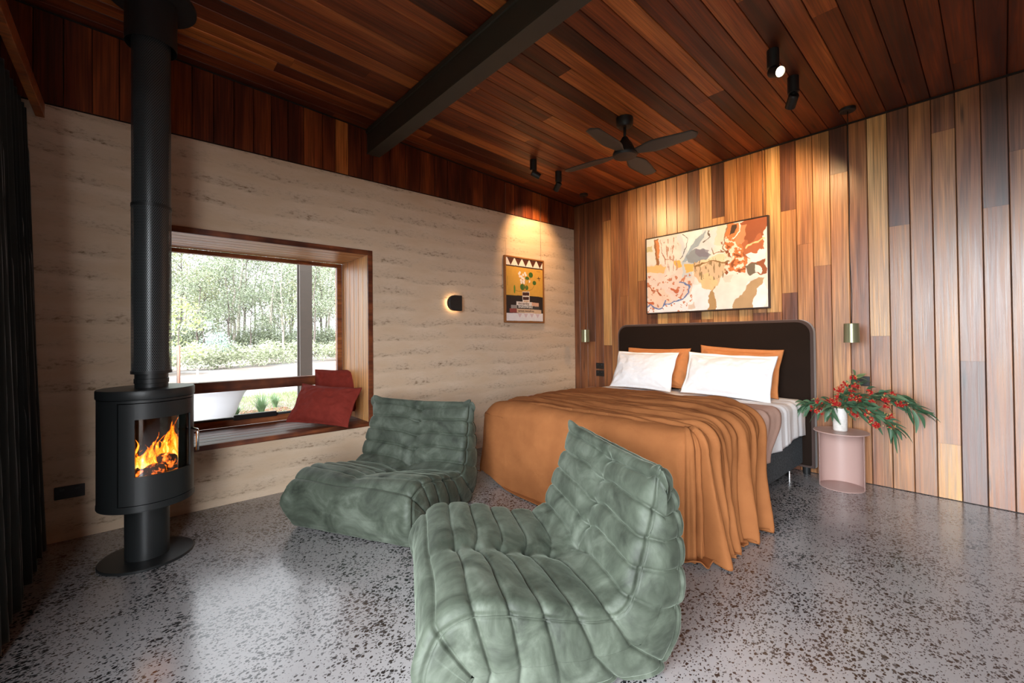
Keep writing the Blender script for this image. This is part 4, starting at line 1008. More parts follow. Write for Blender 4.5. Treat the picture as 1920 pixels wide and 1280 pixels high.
spot(.598, -1.294, (1.45, -.02, 1.95), 'lit black ceiling spotlight left of the fan, its bright lens turned to the timber wall', 60, LIT, 95, .9)
spot(.586, -.922, (.02, -.78, 2.22), 'black ceiling spotlight near the corner aimed down at the earth wall above the framed poster', 60, DIM, 80, .8)
spot(2.692, -1.309, (3.30, -1.75, 2.30), 'glowing black ceiling spotlight right of the fan, the one nearest the camera', 22, LIT, 70)
spot(2.695, -.939, (2.05, -.02, 1.95), 'black ceiling spotlight right of the fan, aimed at the timber wall', 90, DIM, 95, .9)

# ------------------------------------------------------------------ pendants
def pendant(x, y, zt, zb, r, label):
    t = thing('pendant_lamp', label, 'pendant lamp', (x, y, zb)); h = zt-zb; zc = ceil_z(y)-zb
    MB().lathe([(0, h), (r*.92, h), (r*.97, h-.003), (r, h*.5), (r*1.04, .0), (r*.99, .0), (r*.96, h-.006), (0, h-.006)], n=56).build('lamp_shade', M['sage'], t, auto=30)
    MB().lathe([(0, .010), (r*.93, .010)], n=40).build('diffuser', lampmat('pendant_diffuser', (1, .72, .42), 3.0), t)
    pts = [(.006*sin(i*.9)*(1-i/14), .004*cos(i*1.3)*(1-i/14), h+(zc-h)*i/14) for i in range(15)]
    MB().tube(pts, .0028, 8).build('cord', M['black'], t)
    MB().lathe([(0, zc-.022), (.046, zc-.022), (.050, zc-.018), (.050, zc)], n=40).build('ceiling_rose', M['black'], t, auto=30)
    l = bpy.data.lights.new('pendant_light', 'SPOT'); l.energy = 2.2; l.color = (1, .68, .38); l.spot_size = radians(130); l.spot_blend = .9; l.shadow_soft_size = .03
    o = bpy.data.objects.new('pendant_light', l); COL.objects.link(o); o.parent = t; o.location = (0, 0, -.004)
pendant(2.853, -.250, 1.222, 1.082, .0465, 'sage metal cylinder pendant hanging right of the bed on a long black cord')
pendant(.370, -.250, 1.222, 1.078, .0465, 'sage metal cylinder pendant hanging left of the bed near the corner')

# ------------------------------------------------------------------ wall sconce
sc = thing('wall_sconce', 'black D-shaped wall light glowing on the rammed earth wall', 'wall lamp', (0, -1.86, 1.483))
D = [(.078, .076), (.0, .076)]+[(-.076*sin(radians(a)), .076*cos(radians(a))) for a in range(10, 180, 10)]+[(0, -.076), (.078, -.076)]
Mz = Matrix(((0, 0, 1, .032), (1, 0, 0, 0), (0, 1, 0, 0), (0, 0, 0, 1)))
MB().prism(D, .050, Mz).build('shade', M['black'], sc, bevel=.010, bseg=4, auto=50)
MB().cyl((0, 0, 0), (.034, 0, 0), .030).build('wall_mount', M['black'], sc, auto=30)
MB().prism([(y_*.80, z_*.80) for y_, z_ in D], .003, Matrix(((0, 0, 1, .0285), (1, 0, 0, 0), (0, 1, 0, 0), (0, 0, 0, 1)))).build('diffuser', lampmat('sconce_diffuser', (1, .62, .30), 10), sc)

# ------------------------------------------------------------------ side table, vase
tb = thing('side_table', 'dusty pink metal side table with a curved sheet leg beside the bed', 'side table', (2.775, -.232, 0))
MB().lathe([(0, .412), (.168, .412), (.170, .414), (.170, .418), (.168, .420), (0, .420)], n=80).build('table_top', M['pinkmetal'], tb, auto=40)
mb = MB(); va = math.atan2(-4.2173+.232, 3.5817-2.775)
shell(mb, va+radians(72), va+radians(288), .004, .412, .140, .1375, 56); mb.build('curved_leg', M['pinkmetal'], tb, auto=40)
MB().lathe([(0, 0), (.139, 0), (.1405, .002), (.1405, .005), (.138, .006), (0, .006)], n=80).build('base', M['pinkmetal'], tb, auto=40)
VX, VY = 2.772, -.232
tag(MB().lathe([(0, .421), (.040, .421), (.0445, .426), (.0445, .50), (.0440, .545), (.0420, .565), (.0385, .578), (.0390, .590), (.0355, .590), (.035, .575), (.038, .565), (.040, .54), (.040, .44), (0, .436)], c=(VX, VY, 0), n=56).build('vase', M['vase'], auto=50),
    'small speckled white ceramic vase on the pink side table', 'vase')
# branches of flowering gum
def leaf(Vl, Fl, p, d, L, w, droop, tw):
    d = Vector(d).normalized(); s_ = d.cross(Vector((0, 0, 1)));
    if s_.length < .1: s_ = Vector((1, 0, 0))
    s_.normalize(); s_ = Matrix.Rotation(tw, 3, d) @ s_; nrm = s_.cross(d); n = 7; b0 = len(Vl); p = Vector(p)
    for i in range(n+1):
        t = i/n; c = p+d*L*t-Vector((0, 0, 1))*droop*L*t*t+s_*(.10*L*sin(pi*t)); ww = w*(math.sin(pi*min(1, (t*.92+.04)))**.75)*(1-.35*t)+.0004
        Vl += [c-s_*ww+nrm*ww*.3, c, c+s_*ww+nrm*ww*.3]
    for i in range(n):
        a = b0+3*i; Fl += [(a, a+1, a+4, a+3), (a+1, a+2, a+5, a+4)]
def branch(path, label, nleaf, flowers, seed, Lr=(.06, .10), reach=.045):
    nleaf = int(nleaf*1.7)
    rs = random.Random(seed); pts = [Vector(p) for p in path]
    def at(t):
        f = t*(len(pts)-1); i = min(int(f), len(pts)-2); return pts[i].lerp(pts[i+1], f-i), (pts[i+1]-pts[i]).normalized()
    root = thing('flowering_branch', label, 'flowering branch', tuple(pts[0]), 0, 'flowering gum branches in the vase'); o0 = pts[0]
    mb = MB(); fine = [at(i/16)[0]-o0 for i in range(17)]; mb.tube(fine, [.0026*(1-.6*i/16) for i in range(17)], 6)
    Vl, Fl = [], []; Vf = []
    twigs = []
    for i in range(nleaf):
        t = .22+.78*(i+rs.random()*.7)/nleaf; p, d = at(min(t, .999))
        a = rs.uniform(-1, 1)*2.4; side = Matrix.Rotation(a, 3, d) @ d.orthogonal().normalized()
        dd = (d*.9+side*rs.uniform(.5, 1.1)+Vector((0, -.15, rs.uniform(-.25, .25)))).normalized()
        q = p+side*rs.uniform(0, reach)*(1 if i % 2 else .3)
        if (q-p).length > .008: twigs.append((p, q))
        leaf(Vl, Fl, q-o0, dd, rs.uniform(*Lr), rs.uniform(.011, .0165), rs.uniform(.15, .55), rs.uniform(-1.2, 1.2))
    for a, b in twigs: mb.tube([a-o0, b-o0], .0011, 5)
    mb.build('stem', M['stem'], root)
    me = poly_mesh('leaves', Vl, Fl); link('leaves', me, M['gumleaf'], root)
    fl = MB(); bd = MB(); 
    for (t, off) in flowers:
        p, d = at(t); c = p+Vector(off)-o0
        for _ in range(rs.randint(4, 7)):
            cc = c+Vector((rs.uniform(-1, 1)*.020, rs.uniform(-1, .6)*.018, rs.uniform(-1, 1)*.017)); dirn = Vector((rs.uniform(-.6, .6), rs.uniform(-1, .1), rs.uniform(-.9, .6))).normalized()
            bd.cyl(cc-dirn*.010, cc+dirn*.002, .0022, .0050, n=7)
            for s2 in range(26):
                v_ = (dirn+Vector((rs.gauss(0, .62), rs.gauss(0, .62), rs.gauss(0, .62)))).normalized(); fl.cyl(cc, cc+v_*rs.uniform(.010, .017), .0012, .0019, n=3, cap=False)
        for _ in range(3):
            cc = c+Vector((rs.uniform(-1, 1)*.028, rs.uniform(-1, .6)*.02, rs.uniform(-1, 1)*.025)); bd.cyl(cc, cc+Vector((rs.uniform(-1, 1), -.3, rs.uniform(-1, 1))).normalized()*.011, .0016, .0038, n=6)
    tag(fl.build('blossoms', M['petal'], root), 'red fluffy blossoms', kind='stuff'); tag(bd.build('buds', M['bud'], root), 'yellow brown buds', kind='stuff')
vz = (VX, VY, .50)
branch([vz, (2.745, -.235, .60), (2.68, -.25, .625), (2.60, -.26, .60), (2.545, -.27, .585)], 'short flowering gum branch reaching left over the table edge towards the bed', 26, [(.62, (0, 0, .02)), (.72, (0, -.01, -.03)), (.60, (.0, 0, -.06)), (.35, (0, -.02, .03))], 1, (.06, .095))
branch([vz, (2.775, -.24, .60), (2.80, -.25, .69), (2.84, -.25, .76), (2.875, -.24, .84)], 'flowering gum branch rising straight up in front of the outlet', 24, [(.45, (-.02, -.01, 0)), (.62, (.03, -.01, .01)), (.78, (-.03, -.01, 0)), (.80, (.03, -.02, .0)), (.95, (-.01, -.01, 0)), (.58, (-.04, 0, .02)), (.52, (.05, -.02, -.01))], 2, (.065, .105))
branch([vz, (2.785, -.24, .605), (2.86, -.25, .66), (2.96, -.25, .70), (3.07, -.24, .705), (3.13, -.24, .68)], 'long flowering gum branch arching to the right, the upper one', 34, [(.45, (0, -.02, .0)), (.6, (.0, -.02, .02)), (.66, (.03, -.02, .0)), (.72, (.02, -.02, -.03)), (.85, (0, -.02, .02)), (.9, (.01, -.02, -.03)), (.38, (0, -.02, .02))], 3, (.07, .11))
branch([vz, (2.79, -.25, .600), (2.86, -.27, .610), (2.96, -.29, .585), (3.04, -.30, .54), (3.10, -.29, .48)], 'flowering gum branch drooping low to the right of the table', 34, [(.35, (0, -.01, -.02)), (.42, (.01, -.01, -.05)), (.6, (0, -.02, .0)), (.7, (-.02, -.02, -.03)), (.76, (.04, -.01, .03)), (.85, (-.05, -.02, -.02)), (.9, (.0, -.02, .0))], 4, (.07, .11))
branch([vz, (2.79, -.25, .605), (2.90, -.24, .65), (3.03, -.22, .67), (3.13, -.20, .65), (3.20, -.19, .60)], 'leafy gum branch pointing furthest right against the timber wall', 30, [(.5, (0, -.02, 0)), (.62, (0, -.02, -.03)), (.8, (0, -.02, .01))], 5, (.09, .13), .02)
branch([vz, (2.76, -.25, .585), (2.745, -.275, .60), (2.735, -.29, .585), (2.745, -.295, .54)], 'small gum sprig hanging over the front of the vase', 11, [(.45, (0, 0, .03)), (.55, (.02, 0, .03))], 6, (.06, .085), .02)

# ------------------------------------------------------------------ artworks
def canvas(nx, ny):
    y, x = np.meshgrid(np.linspace(0, 1, ny), np.linspace(0, 1, nx), indexing='xy'); 
    return x.copy(), y.copy(), np.ones(x.shape+(3,))
def inpoly(x, y, P):
    c = np.zeros(x.shape, bool); n = len(P)
    for i in range(n):
        x1, y1 = P[i]; x2, y2 = P[(i+1) % n]
        cond = ((y1 > y) != (y2 > y))
        with np.errstate(divide='ignore', invalid='ignore'):
            xi = (x2-x1)*(y-y1)/(y2-y1+1e-12)+x1
        c ^= cond & (x < xi)
    return c
def strokes(x, y, P, w, asp=1.0):
    d = np.full(x.shape, 9.)
    for (x1, y1), (x2, y2) in zip(P[:-1], P[1:]):
        dx, dy = (x2-x1)*asp, y2-y1; L2 = dx*dx+dy*dy+1e-12
        t = np.clip(((x-x1)*asp*dx+(y-y1)*dy)/L2, 0, 1)
        d = np.minimum(d, np.hypot((x-x1)*asp-t*dx, y-y1-t*dy))
    return d < w
# --- abstract landscape over the bed
NX, NY = 380, 250
x = np.linspace(0, 1, NX)[:, None]+np.zeros((1, NY)); y = np.linspace(1, 0, NY)[None, :]+np.zeros((NX, 1))    # y: 1 = top
Pq = np.stack([x*1.5, y, 0*x], -1)
wx = x+fnoise(Pq, 4.0, 31)*.035+fnoise(Pq, 16.0, 33)*.010; wy = y+fnoise(Pq, 4.0, 37)*.05+fnoise(Pq, 16.0, 39)*.012
A = np.zeros((NX, NY, 3)); A[:] = (.80, .76, .72)
def fill(P, c, a=1.0, q=None):
    mk = inpoly(wx, wy, P); 
    if q is not None: mk &= q
    A[mk] = A[mk]*(1-a)+np.array(c)*a
def st(P, w, c, q=None):
    mk = strokes(wx, wy, P, w, 1.5)
    if q is not None: mk &= q
    A[mk] = c
nz1 = fnoise(Pq, (22, 22, 1), 41); nz2 = fnoise(Pq, (40, 8, 1), 43); nz3 = fnoise(Pq, (9, 9, 1), 47)
fill([(0, .0), (1, 0), (1, .28), (.6, .3), (.4, .33), (.0, .2)], (.84, .84, .86))
fill([(0, .22), (0, .68), (.38, .62), (.45, .45), (.40, .2), (.2, .12), (.08, .10)], (.76, .66, .60))
fill([(.0, .10), (.02, .34), (.16, .32), (.22, .14), (.10, .06)], (.80, .62, .50))
fill([(.26, .40), (.40, .42), (.41, .22), (.27, .16), (.2, .28)], (.78, .62, .56))
fill([(.30, 1), (.34, .70), (.44, .62), (.55, .66), (.62, .78), (.66, 1)], (.66, .74, .80))
fill([(.33, 1), (.36, .80), (.40, .72), (.47, .80), (.52, 1)], (.84, .87, .90))
fill([(.55, 1), (.50, .80), (.38, .62), (.34, .55), (.36, .66), (.46, .88)], (.33, .43, .52))
fill([(.38, .70), (.52, .75), (.58, .68), (.52, .60), (.40, .55)], (.26, .31, .36)); fill([(.48, .74), (.56, .74), (.56, .66), (.48, .66)], (.20, .19, .26), .8)
fill([(.34, .62), (.44, .6), (.42, .42), (.35, .44)], (.50, .60, .66), .8)
fill([(0, .66), (.14, .66), (.20, .60), (.18, .54), (.10, .57), (0, .54)], (.80, .50, .16), .85); fill([(.26, .66), (.33, .64), (.34, .54), (.28, .52)], (.82, .48, .12)); fill([(.36, .58), (.46, .60), (.45, .52), (.36, .5)], (.82, .48, .14))
fill([(.44, .58), (.72, .66), (.72, .36), (.62, .30), (.50, .34), (.45, .45)], (.70, .50, .32)); fill([(.48, .60), (.70, .68), (.70, .58), (.5, .54)], (.86, .66, .44))
fill([(.50, .44), (.56, .46), (.62, .34), (.60, .24), (.52, .28)], (.76, .56, .30)); fill([(.55, .0), (.60, .30), (.64, .20), (.60, .0)], (.44, .28, .12)); 
fill([(.38, .10), (.44, .12), (.45, .04), (.38, .02)], (.66, .52, .40), .8)
fill([(.70, 1), (.68, .80), (.74, .66), (.72, .45), (.84, .40), (.86, .62), (.82, .80), (.86, 1)], (.62, .20, .06))
fill([(.80, 1), (.86, .72), (.92, .70), (1, .78), (1, 1)], (.30, .085, .03)); fill([(.84, .9), (.88, .72), (.98, .80), (1, .60), (.90, .52), (.82, .60)], (.42, .13, .05))
fill([(.74, .98), (.79, .98), (.78, .86), (.73, .84)], (.06, .035, .02)); fill([(.80, .96), (.86, .94), (.86, .78), (.80, .74)], (.66, .26, .12))
fill([(.84, .62), (1, .66), (1, .56), (.9, .50)], (.84, .82, .84)); fill([(.86, .5), (1, .56), (1, .38), (.9, .40)], (.30, .09, .03))
fill([(.84, .48), (.93, .52), (.96, .42), (.88, .36)], (.16, .13, .09)); fill([(.92, .50), (.97, .48), (.97, .40), (.92, .40)], (.80, .76, .74))
fill([(.62, .0), (.60, .26), (.68, .42), (.76, .44), (.88, .34), (.84, .16), (.76, .0)], (.84, .78, .72)); fill([(.68, .40), (.76, .38), (.74, .28), (.68, .30)], (.84, .62, .52), .7)
fill([(.76, .0), (.86, .24), (.96, .36), (1, .34), (.93, .0)], (.46, .31, .16)); fill([(.91, .0), (.93, .22), (1, .30), (1, 0)], (.86, .86, .87))
fill([(.08, 1), (.13, 1), (.12, .66), (.08, .66)], (.30, .13, .05)); fill([(.10, .98), (.13, .98), (.12, .72), (.10, .74)], (.62, .24, .08)); fill([(.0, .92), (.05, .92), (.05, .84), (0, .84)], (.52, .48, .20), .8)
fill([(.62, 1), (.69, 1), (.68, .76), (.60, .80)], (.70, .68, .58)); fill([(.20, .76), (.26, .78), (.28, .46), (.20, .46)], (.80, .72, .66))
A[(nz1 > .22)&inpoly(wx, wy, [(.66, .86), (.80, .84), (.84, .44), (.70, .42)])] = (.88, .72, .60)
A[(nz1 < -.28)&inpoly(wx, wy, [(.66, .80), (.82, .70), (.86, .40), (.70, .40)])] = (.26, .07, .02)
A[(nz2 > .30)&inpoly(wx, wy, [(.44, .6), (.7, .62), (.68, .36), (.46, .4)])] = (.28, .20, .10)
A[(nz2 > .25)&inpoly(wx, wy, [(.18, .9), (.30, .95), (.30, .5), (.2, .5)])] = (.50, .30, .22)
A[(nz1 > .38)&(wx < .42)&(wy < .5)] = (.55, .22, .12)
st([(0, .06), (.03, .12), (.08, .07), (.12, .06), (.16, .14), (.14, .08), (.20, .10), (.25, .15), (.32, .13), (.38, .22), (.40, .30), (.36, .36), (.33, .38)], .009, (.13, .20, .42))
st([(.02, .34), (.06, .31), (.10, .30), (.13, .24)], .007, (.40, .10, .03)); st([(.25, .30), (.29, .27)], .02, (.52, .14, .06)); st([(.02, .14), (.06, .14)], .018, (.50, .13, .05))
st([(.35, .99), (.38, .9), (.36, .76), (.33, .66)], .005, (.12, .13, .15)); st([(.57, 1), (.57, .90), (.53, .84)], .005, (.15, .12, .1)); st([(.70, 1), (.68, .84), (.70, .7), (.60, .68), (.58, .76)], .006, (.28, .18, .1))
st([(.81, .99), (.82, .88), (.78, .80)], .007, (.88, .86, .84)); st([(.46, .56), (.6, .57), (.72, .56)], .008, (.26, .15, .05)); st([(.86, .70), (1, .74)], .008, (.76, .60, .30)); st([(.15, .95), (.15, .8), (.20, .70), (.26, .66)], .005, (.4, .2, .12))
A *= (1+.08*nz3[..., None]); A = np.clip(A, .01, .95)
def art(name, label, w, h, Acol, place, frame_mat, fw, depth, tray=0):
    """place: 4x4 matrix, local x across, z up, -y out of the wall"""
    t = thing(name, label, 'picture'); t.matrix_world = place
    nx, ny = Acol.shape[:2]; V = np.zeros((nx, ny, 3)); V[..., 0] = (np.linspace(0, 1, nx)[:, None]-.5)*(w-2*fw); V[..., 2] = (np.linspace(1, 0, ny)[None, :]-.5)*(h-2*fw); V[..., 1] = -depth+.006
    col = np.concatenate([Acol, np.ones((nx, ny, 1))], -1)
    link('canvas', grid_mesh('canvas', V, col=col), M['paint'], t, smooth=False)
    f_ = MB(); 
    f_.box((-w/2, -depth, -h/2), (-w/2+fw*.8, 0, h/2)); f_.box((w/2-fw*.8, -depth, -h/2), (w/2, 0, h/2)); f_.box((-w/2+fw*.8, -depth, h/2-fw*.8), (w/2-fw*.8, 0, h/2)); f_.box((-w/2+fw*.8, -depth, -h/2), (w/2-fw*.8, 0, -h/2+fw*.8))
    f_.build('picture_frame', frame_mat, t, smooth=False, bevel=.001)
    MB().box((-w/2+fw*.8, -depth*.6, -h/2+fw*.8), (w/2-fw*.8, -.002, h/2-fw*.8)).build('backing', M['groove'], t, smooth=False)
    return t
pl_ = art('painting', 'large abstract painting in white, blue and rust in a thin dark frame above the bed', 1.205, .818, A, Matrix.Translation((1.6435, -.002, 1.786)), M['frame_dark'], .012, .040)
for wxx in (1.114, 2.199):
    MB().tube([(wxx-1.6435, -.016, .40), (wxx-1.6435, -.012, ZC-1.786-.008)], .0016, 6).build('hanging_wire', M['wire'], pl_)
# --- poster on the earth wall
NX, NY = 240, 300
x = np.linspace(0, 1, NX)[:, None]+np.zeros((1, NY)); y = np.linspace(1, 0, NY)[None, :]+np.zeros((NX, 1)); A = np.zeros((NX, NY, 3)); A[:] = (.66, .36, .060)
wx = x+0*x; wy = y+fnoise(np.stack([x*3, y, 0*x], -1), 1.2, 3)*.006
def fill2(P, c): A[inpoly(wx, wy, P)] = c
def st2(P, w, c): A[strokes(x, y, P, w, .8)] = c
fill2([(0, .88), (1, .88), (1, 1.1), (0, 1.1)], (.80, .76, .70))
for i in range(5): fill2([(.03+i*.2, 1.0), (.21+i*.2, 1.0), (.12+i*.2, .885)], (.085, .022, .012))
fill2([(0, .865), (1, .865), (1, .885), (0, .885)], (.04, .018, .014))
fill2([(0, .41), (1, .41), (1, .1), (0, .1)], (.018, .012, .012)); fill2([(0, 0), (1, 0), (1, .135), (0, .125)], (.78, .74, .74))
for i in range(4): fill2([(.29+i*.165, .12), (.41+i*.165, .12), (.35+i*.165, .05)], (.66, .50, .52))
for cx, cy in ((.40, .72), (.45, .75), (.36, .78), (.50, .78), (.46, .69), (.39, .66), (.44, .64), (.48, .66), (.42, .70), (.36, .72), (.34, .76), (.52, .75), (.40, .62), (.47, .62)):
    A[((x-cx)*.8)**2+(y-cy)**2 < .021**2] = (.82, .76, .76)
for cx, cy, a, b in ((.66, .76, .06, .045), (.56, .70, .055, .028), (.76, .635, .05, .036), (.43, .55, .066, .052), (.545, .545, .042, .040), (.62, .655, .022, .026)):
    A[((x-cx)/a)**2+((y-cy)/b)**2 < 1] = (.045, .13, .022) if a > .03 else (.8, .75, .75)
A[((x-.215)/.022)**2+((y-.505)/.068)**2 < 1] = (.11, .24, .03)
for P in ([(.50, .47), (.55, .60), (.66, .72)], [(.52, .47), (.70, .53), (.76, .60)], [(.48, .47), (.45, .6), (.42, .64)], [(.42, .485), (.32, .475), (.24, .49)], [(.50, .48), (.5, .66), (.56, .69)], [(.03, .56), (.03, .70)]): st2(P, .0035, (.30, .17, .03))
st2([(.88, .74), (.90, .68)], .006, (.05, .03, .02)); st2([(.84, .715), (.93, .72)], .006, (.05, .03, .02)); st2([(.82, .83), (.93, .83)], .003, (.25, .15, .05))
fill2([(.42, .48), (.62, .48), (.62, .31), (.43, .30)], (.76, .70, .66)); fill2([(.43, .468), (.61, .468), (.61, .415), (.43, .415)], (.055, .018, .014)); fill2([(.435, .395), (.605, .395), (.60, .345), (.44, .345)], (.055, .018, .014)); fill2([(.46, .335), (.6, .335), (.6, .31), (.46, .31)], (.62, .44, .30))
fill2([(.26, .315), (.88, .305), (.88, .245), (.26, .255)], (.74, .68, .64)); fill2([(.68, .309), (.88, .305), (.88, .245), (.68, .25)], (.66, .38, .26))
fill2([(.12, .255), (.90, .245), (.90, .195), (.12, .20)], (.05, .045, .045)); fill2([(.12, .258), (.28, .254), (.28, .20), (.12, .20)], (.30, .27, .25))
fill2([(.08, .20), (.95, .19), (.95, .125), (.08, .135)], (.66, .46, .30)); fill2([(.08, .20), (.27, .198), (.27, .132), (.08, .135)], (.28, .06, .05))
A = np.clip(A*(1+.05*fnoise(np.stack([x*20, y*20, 0*x], -1), 1.0, 5)[..., None]), .008, .9)
Rz = Matrix(((0, -1, 0, 0), (1, 0, 0, 0), (0, 0, 1, 0), (0, 0, 0, 1)))     # local -y -> +x, local x -> +y
po = art('framed_poster', 'small framed print of flowers on a stack of books on yellow, on the earth wall', .605, .735, A, Matrix.Translation((.002, -.884, 1.671)) @ Rz, M['frame_timber'], .020, .030)
def lettering(txt, px, pz, size, col, parent, y_=-.0250):
    c = bpy.data.curves.new('lettering', 'FONT'); c.body = txt; c.size = size; c.extrude = .0004; c.align_x = 'LEFT'; c.space_character = 1.12
    c.offset = .0009; o = bpy.data.objects.new('lettering', c); COL.objects.link(o); o.data.materials.append(simple('lettering_paint', col, .7))
    bpy.context.view_layer.update(); me = bpy.data.meshes.new_from_object(o); bpy.data.objects.remove(o); o = bpy.data.objects.new('lettering', me); COL.objects.link(o)
    o.parent = parent; o.location = (px, y_, pz); o.rotation_euler = (radians(90), 0, 0)
W_, H_ = .565, .695
def pp(a, b): return (a-.5)*W_, (b-.5)*H_
lettering('bukowski', *pp(.31, .213), .052, (.80, .78, .74), po); lettering('mccarthy', *pp(.31, .266), .040, (.16, .10, .07), po); lettering('carson mccullers', *pp(.30, .150), .032, (.10, .05, .03), po)
for yy in (-1.160, -.616):
    MB().tube([(yy+.884, -.014, .355), (yy+.884, -.018, 1.15)], .0014, 6).build('hanging_wire', M['wire'], po)

# ------------------------------------------------------------------ outside
rs = random.Random(12)
def ground_z(x, y): return -.12
V = np.zeros((90, 90, 3)); gx = np.linspace(-.36, -75, 90)
for i in range(90):
    for j in range(90):
        yy = -45+j*1.5; V[i, j] = (gx[i], yy, ground_z(gx[i], yy)+.05*noise.noise(Vector((gx[i]*.3, yy*.3, 0))))
def ground_mat():
    m, nt, b = newmat('gravel_and_leaf_litter'); L = nt.links.new; tc = N(nt, 'ShaderNodeTexCoord')
    n = N(nt, 'ShaderNodeTexNoise'); n.inputs['Scale'].default_value = .35; n.inputs['Detail'].default_value = 6; L(tc.outputs['Object'], n.inputs['Vector'])
    n2 = N(nt, 'ShaderNodeTexNoise'); n2.inputs['Scale'].default_value = 5; n2.inputs['Detail'].default_value = 8; n2.inputs['Roughness'].default_value = .75; L(tc.outputs['Object'], n2.inputs['Vector'])
    r = ramp(nt, [(.42, (.125, .12, .115)), (.50, (.085, .066, .052)), (.62, (.130, .106, .088))]); L(n.outputs[0], r.inputs[0])
    g = N(nt, 'ShaderNodeMapRange'); g.inputs[1].default_value = .3; g.inputs[2].default_value = .7; g.inputs[3].default_value = .72; g.inputs[4].default_value = 1.25; L(n2.outputs[0], g.inputs[0])
    s_ = N(nt, 'ShaderNodeVectorMath', operation='SCALE'); L(r.outputs[0], s_.inputs[0]); L(g.outputs[0], s_.inputs['Scale']); L(s_.outputs[0], b.inputs['Base Color']); b.inputs['Roughness'].default_value = .95
    return m
GM = ground_mat()
tag(link('trim_4', grid_mesh('ground', V), GM), kind='structure'); bpy.data.objects['trim_4'].name = 'ground'; 
MB().box((-.36, -6.6, -.30), (8, YF-.22, -.10)).build('terrace', simple('terrace_decking', (.11, .07, .045), .85, noise_amt=.15, nscale=3), smooth=False)
tag(bpy.data.objects['terrace'], kind='structure')
tag(MB().box((-.36, -45, -.32), (40, -6.6, -.12)).build('front_ground', simple('dry_grass', (.055, .060, .030), .95, noise_amt=.3, nscale=3), smooth=False), kind='structure')
# lawn patch by the bath
Vl, Fl = [], []
for _ in range(5200):
    gx_, gy_ = rs.uniform(-7.6, -4.0), rs.uniform(-3.0, -1.2); h = rs.uniform(.02, .06); a = rs.uniform(0, 6.28); b0 = len(Vl); gz = ground_z(gx_, gy_)-.02
    Vl += [Vector((gx_-.006*cos(a), gy_-.006*sin(a), gz)), Vector((gx_+.006*cos(a), gy_+.006*sin(a), gz)), Vector((gx_+rs.uniform(-.02, .02), gy_+rs.uniform(-.02, .02), gz+h+.02))]; Fl.append((b0, b0+1, b0+2))
tag(link('lawn_grass', poly_mesh('lawn_grass', Vl, Fl), leaf_mat('lawn', (.09, .14, .035), (.19, .22, .08), .6, .2), smooth=False), 'short green grass growing beyond the outdoor bath', 'grass', kind='stuff')
def tuft(x, y, h, n, label, name='grass_clump', cat='plant'):
    Vl, Fl = [], []; gz = ground_z(x, y)
    for _ in range(n):
        a = rs.uniform(0, 6.28); lean = rs.uniform(.1, .9); L_ = h*rs.uniform(.6, 1.1); w = rs.uniform(.006, .011); d = Vector((cos(a), sin(a), 0)); s_ = Vector((-sin(a), cos(a), 0)); b0 = len(Vl)
        for i in range(6):
            t = i/5; c = Vector((x, y, gz))+d*(lean*L_*t*t*.7+.03)+Vector((0, 0, L_*t*(1-.35*lean*t))); ww = w*(1-t)+.0005; Vl += [c-s_*ww, c+s_*ww]
        for i in range(5): q = b0+2*i; Fl.append((q, q+1, q+3, q+2))
    return tag(link(name, poly_mesh(name, Vl, Fl), leaf_mat('strap_leaf', (.06, .13, .05), (.15, .22, .11), .5, .2)), label, cat)
tuft(-4.55, -2.62, .42, 150, 'spiky green strap leaf clump outside beside the bath')
tuft(-4.75, -2.95, .24, 110, 'low pale grass clump at the foot of the outdoor bath')
tuft(-5.3, -2.25, .30, 90, 'sparse pale grass clump behind the strap leaf plant')
# mulch pieces
mb = MB()
for _ in range(420):
    x_, y_ = rs.uniform(-5.2, -4.2), rs.uniform(-3.2, -2.1); q = Matrix.Rotation(rs.uniform(0, 3), 3, 'Z'); c = Vector((x_, y_, ground_z(x_, y_)+.012)); mb.box(c-Vector((.03, .008, .004)), c+Vector((.03, .008, .004)), q, c)
tag(mb.build('mulch', simple('red_mulch', (.17, .08, .045), .9, noise_amt=.4, nscale=3), smooth=False), 'reddish bark mulch scattered around the strap leaf plant', 'mulch', kind='stuff')
# bath
bath = thing('outdoor_bathtub', 'white freestanding bathtub standing outside below the window', 'bathtub', (-4.35, -3.62, ground_z(-4.3, -3.5)))
rows = []; nb = 64
prof_b = [(.54, 0), (.56, .02), (.60, .12), (.66, .28), (.72, .42), (.765, .49), (.775, .50), (.765, .51), (.74, .505), (.71, .45), (.62, .22), (.5, .12), (0.02, .11)]
Vb = np.zeros((nb, len(prof_b), 3))
for i in range(nb):
    a = 2*pi*i/nb
    for j, (r_, z_) in enumerate(prof_b):
        ca, sa = cos(a), sin(a); kx = .50; Vb[i, j] = (kx*r_*abs(ca)**.8*np.sign(ca), r_*abs(sa)**.8*np.sign(sa), z_)
link('tub', grid_mesh('tub', Vb, cu=True), simple('bath_white', (.30, .30, .315), .3), bath)
MB().cyl((0, 0, .108), (0, 0, .116), .03).build('drain', M['chrome'], bath)
# veranda post
post = thing('veranda_post', 'dark steel veranda post standing outside the window', 'post', (-1.68, -2.745, -.12))
MB().box((-.058, -.066, 0), (-.045, .066, 3.3)).box((.045, -.066, 0), (.058, .066, 3.3)).box((-.045, -.006, 0), (.045, .006, 3.3)).build('column', simple('post_paint', (.045, .036, .030), .6), post, smooth=False, bevel=.002)
MB().box((-.10, -.10, 0), (.10, .10, .012)).build('base_plate', M['darkgrey'], post, smooth=False)

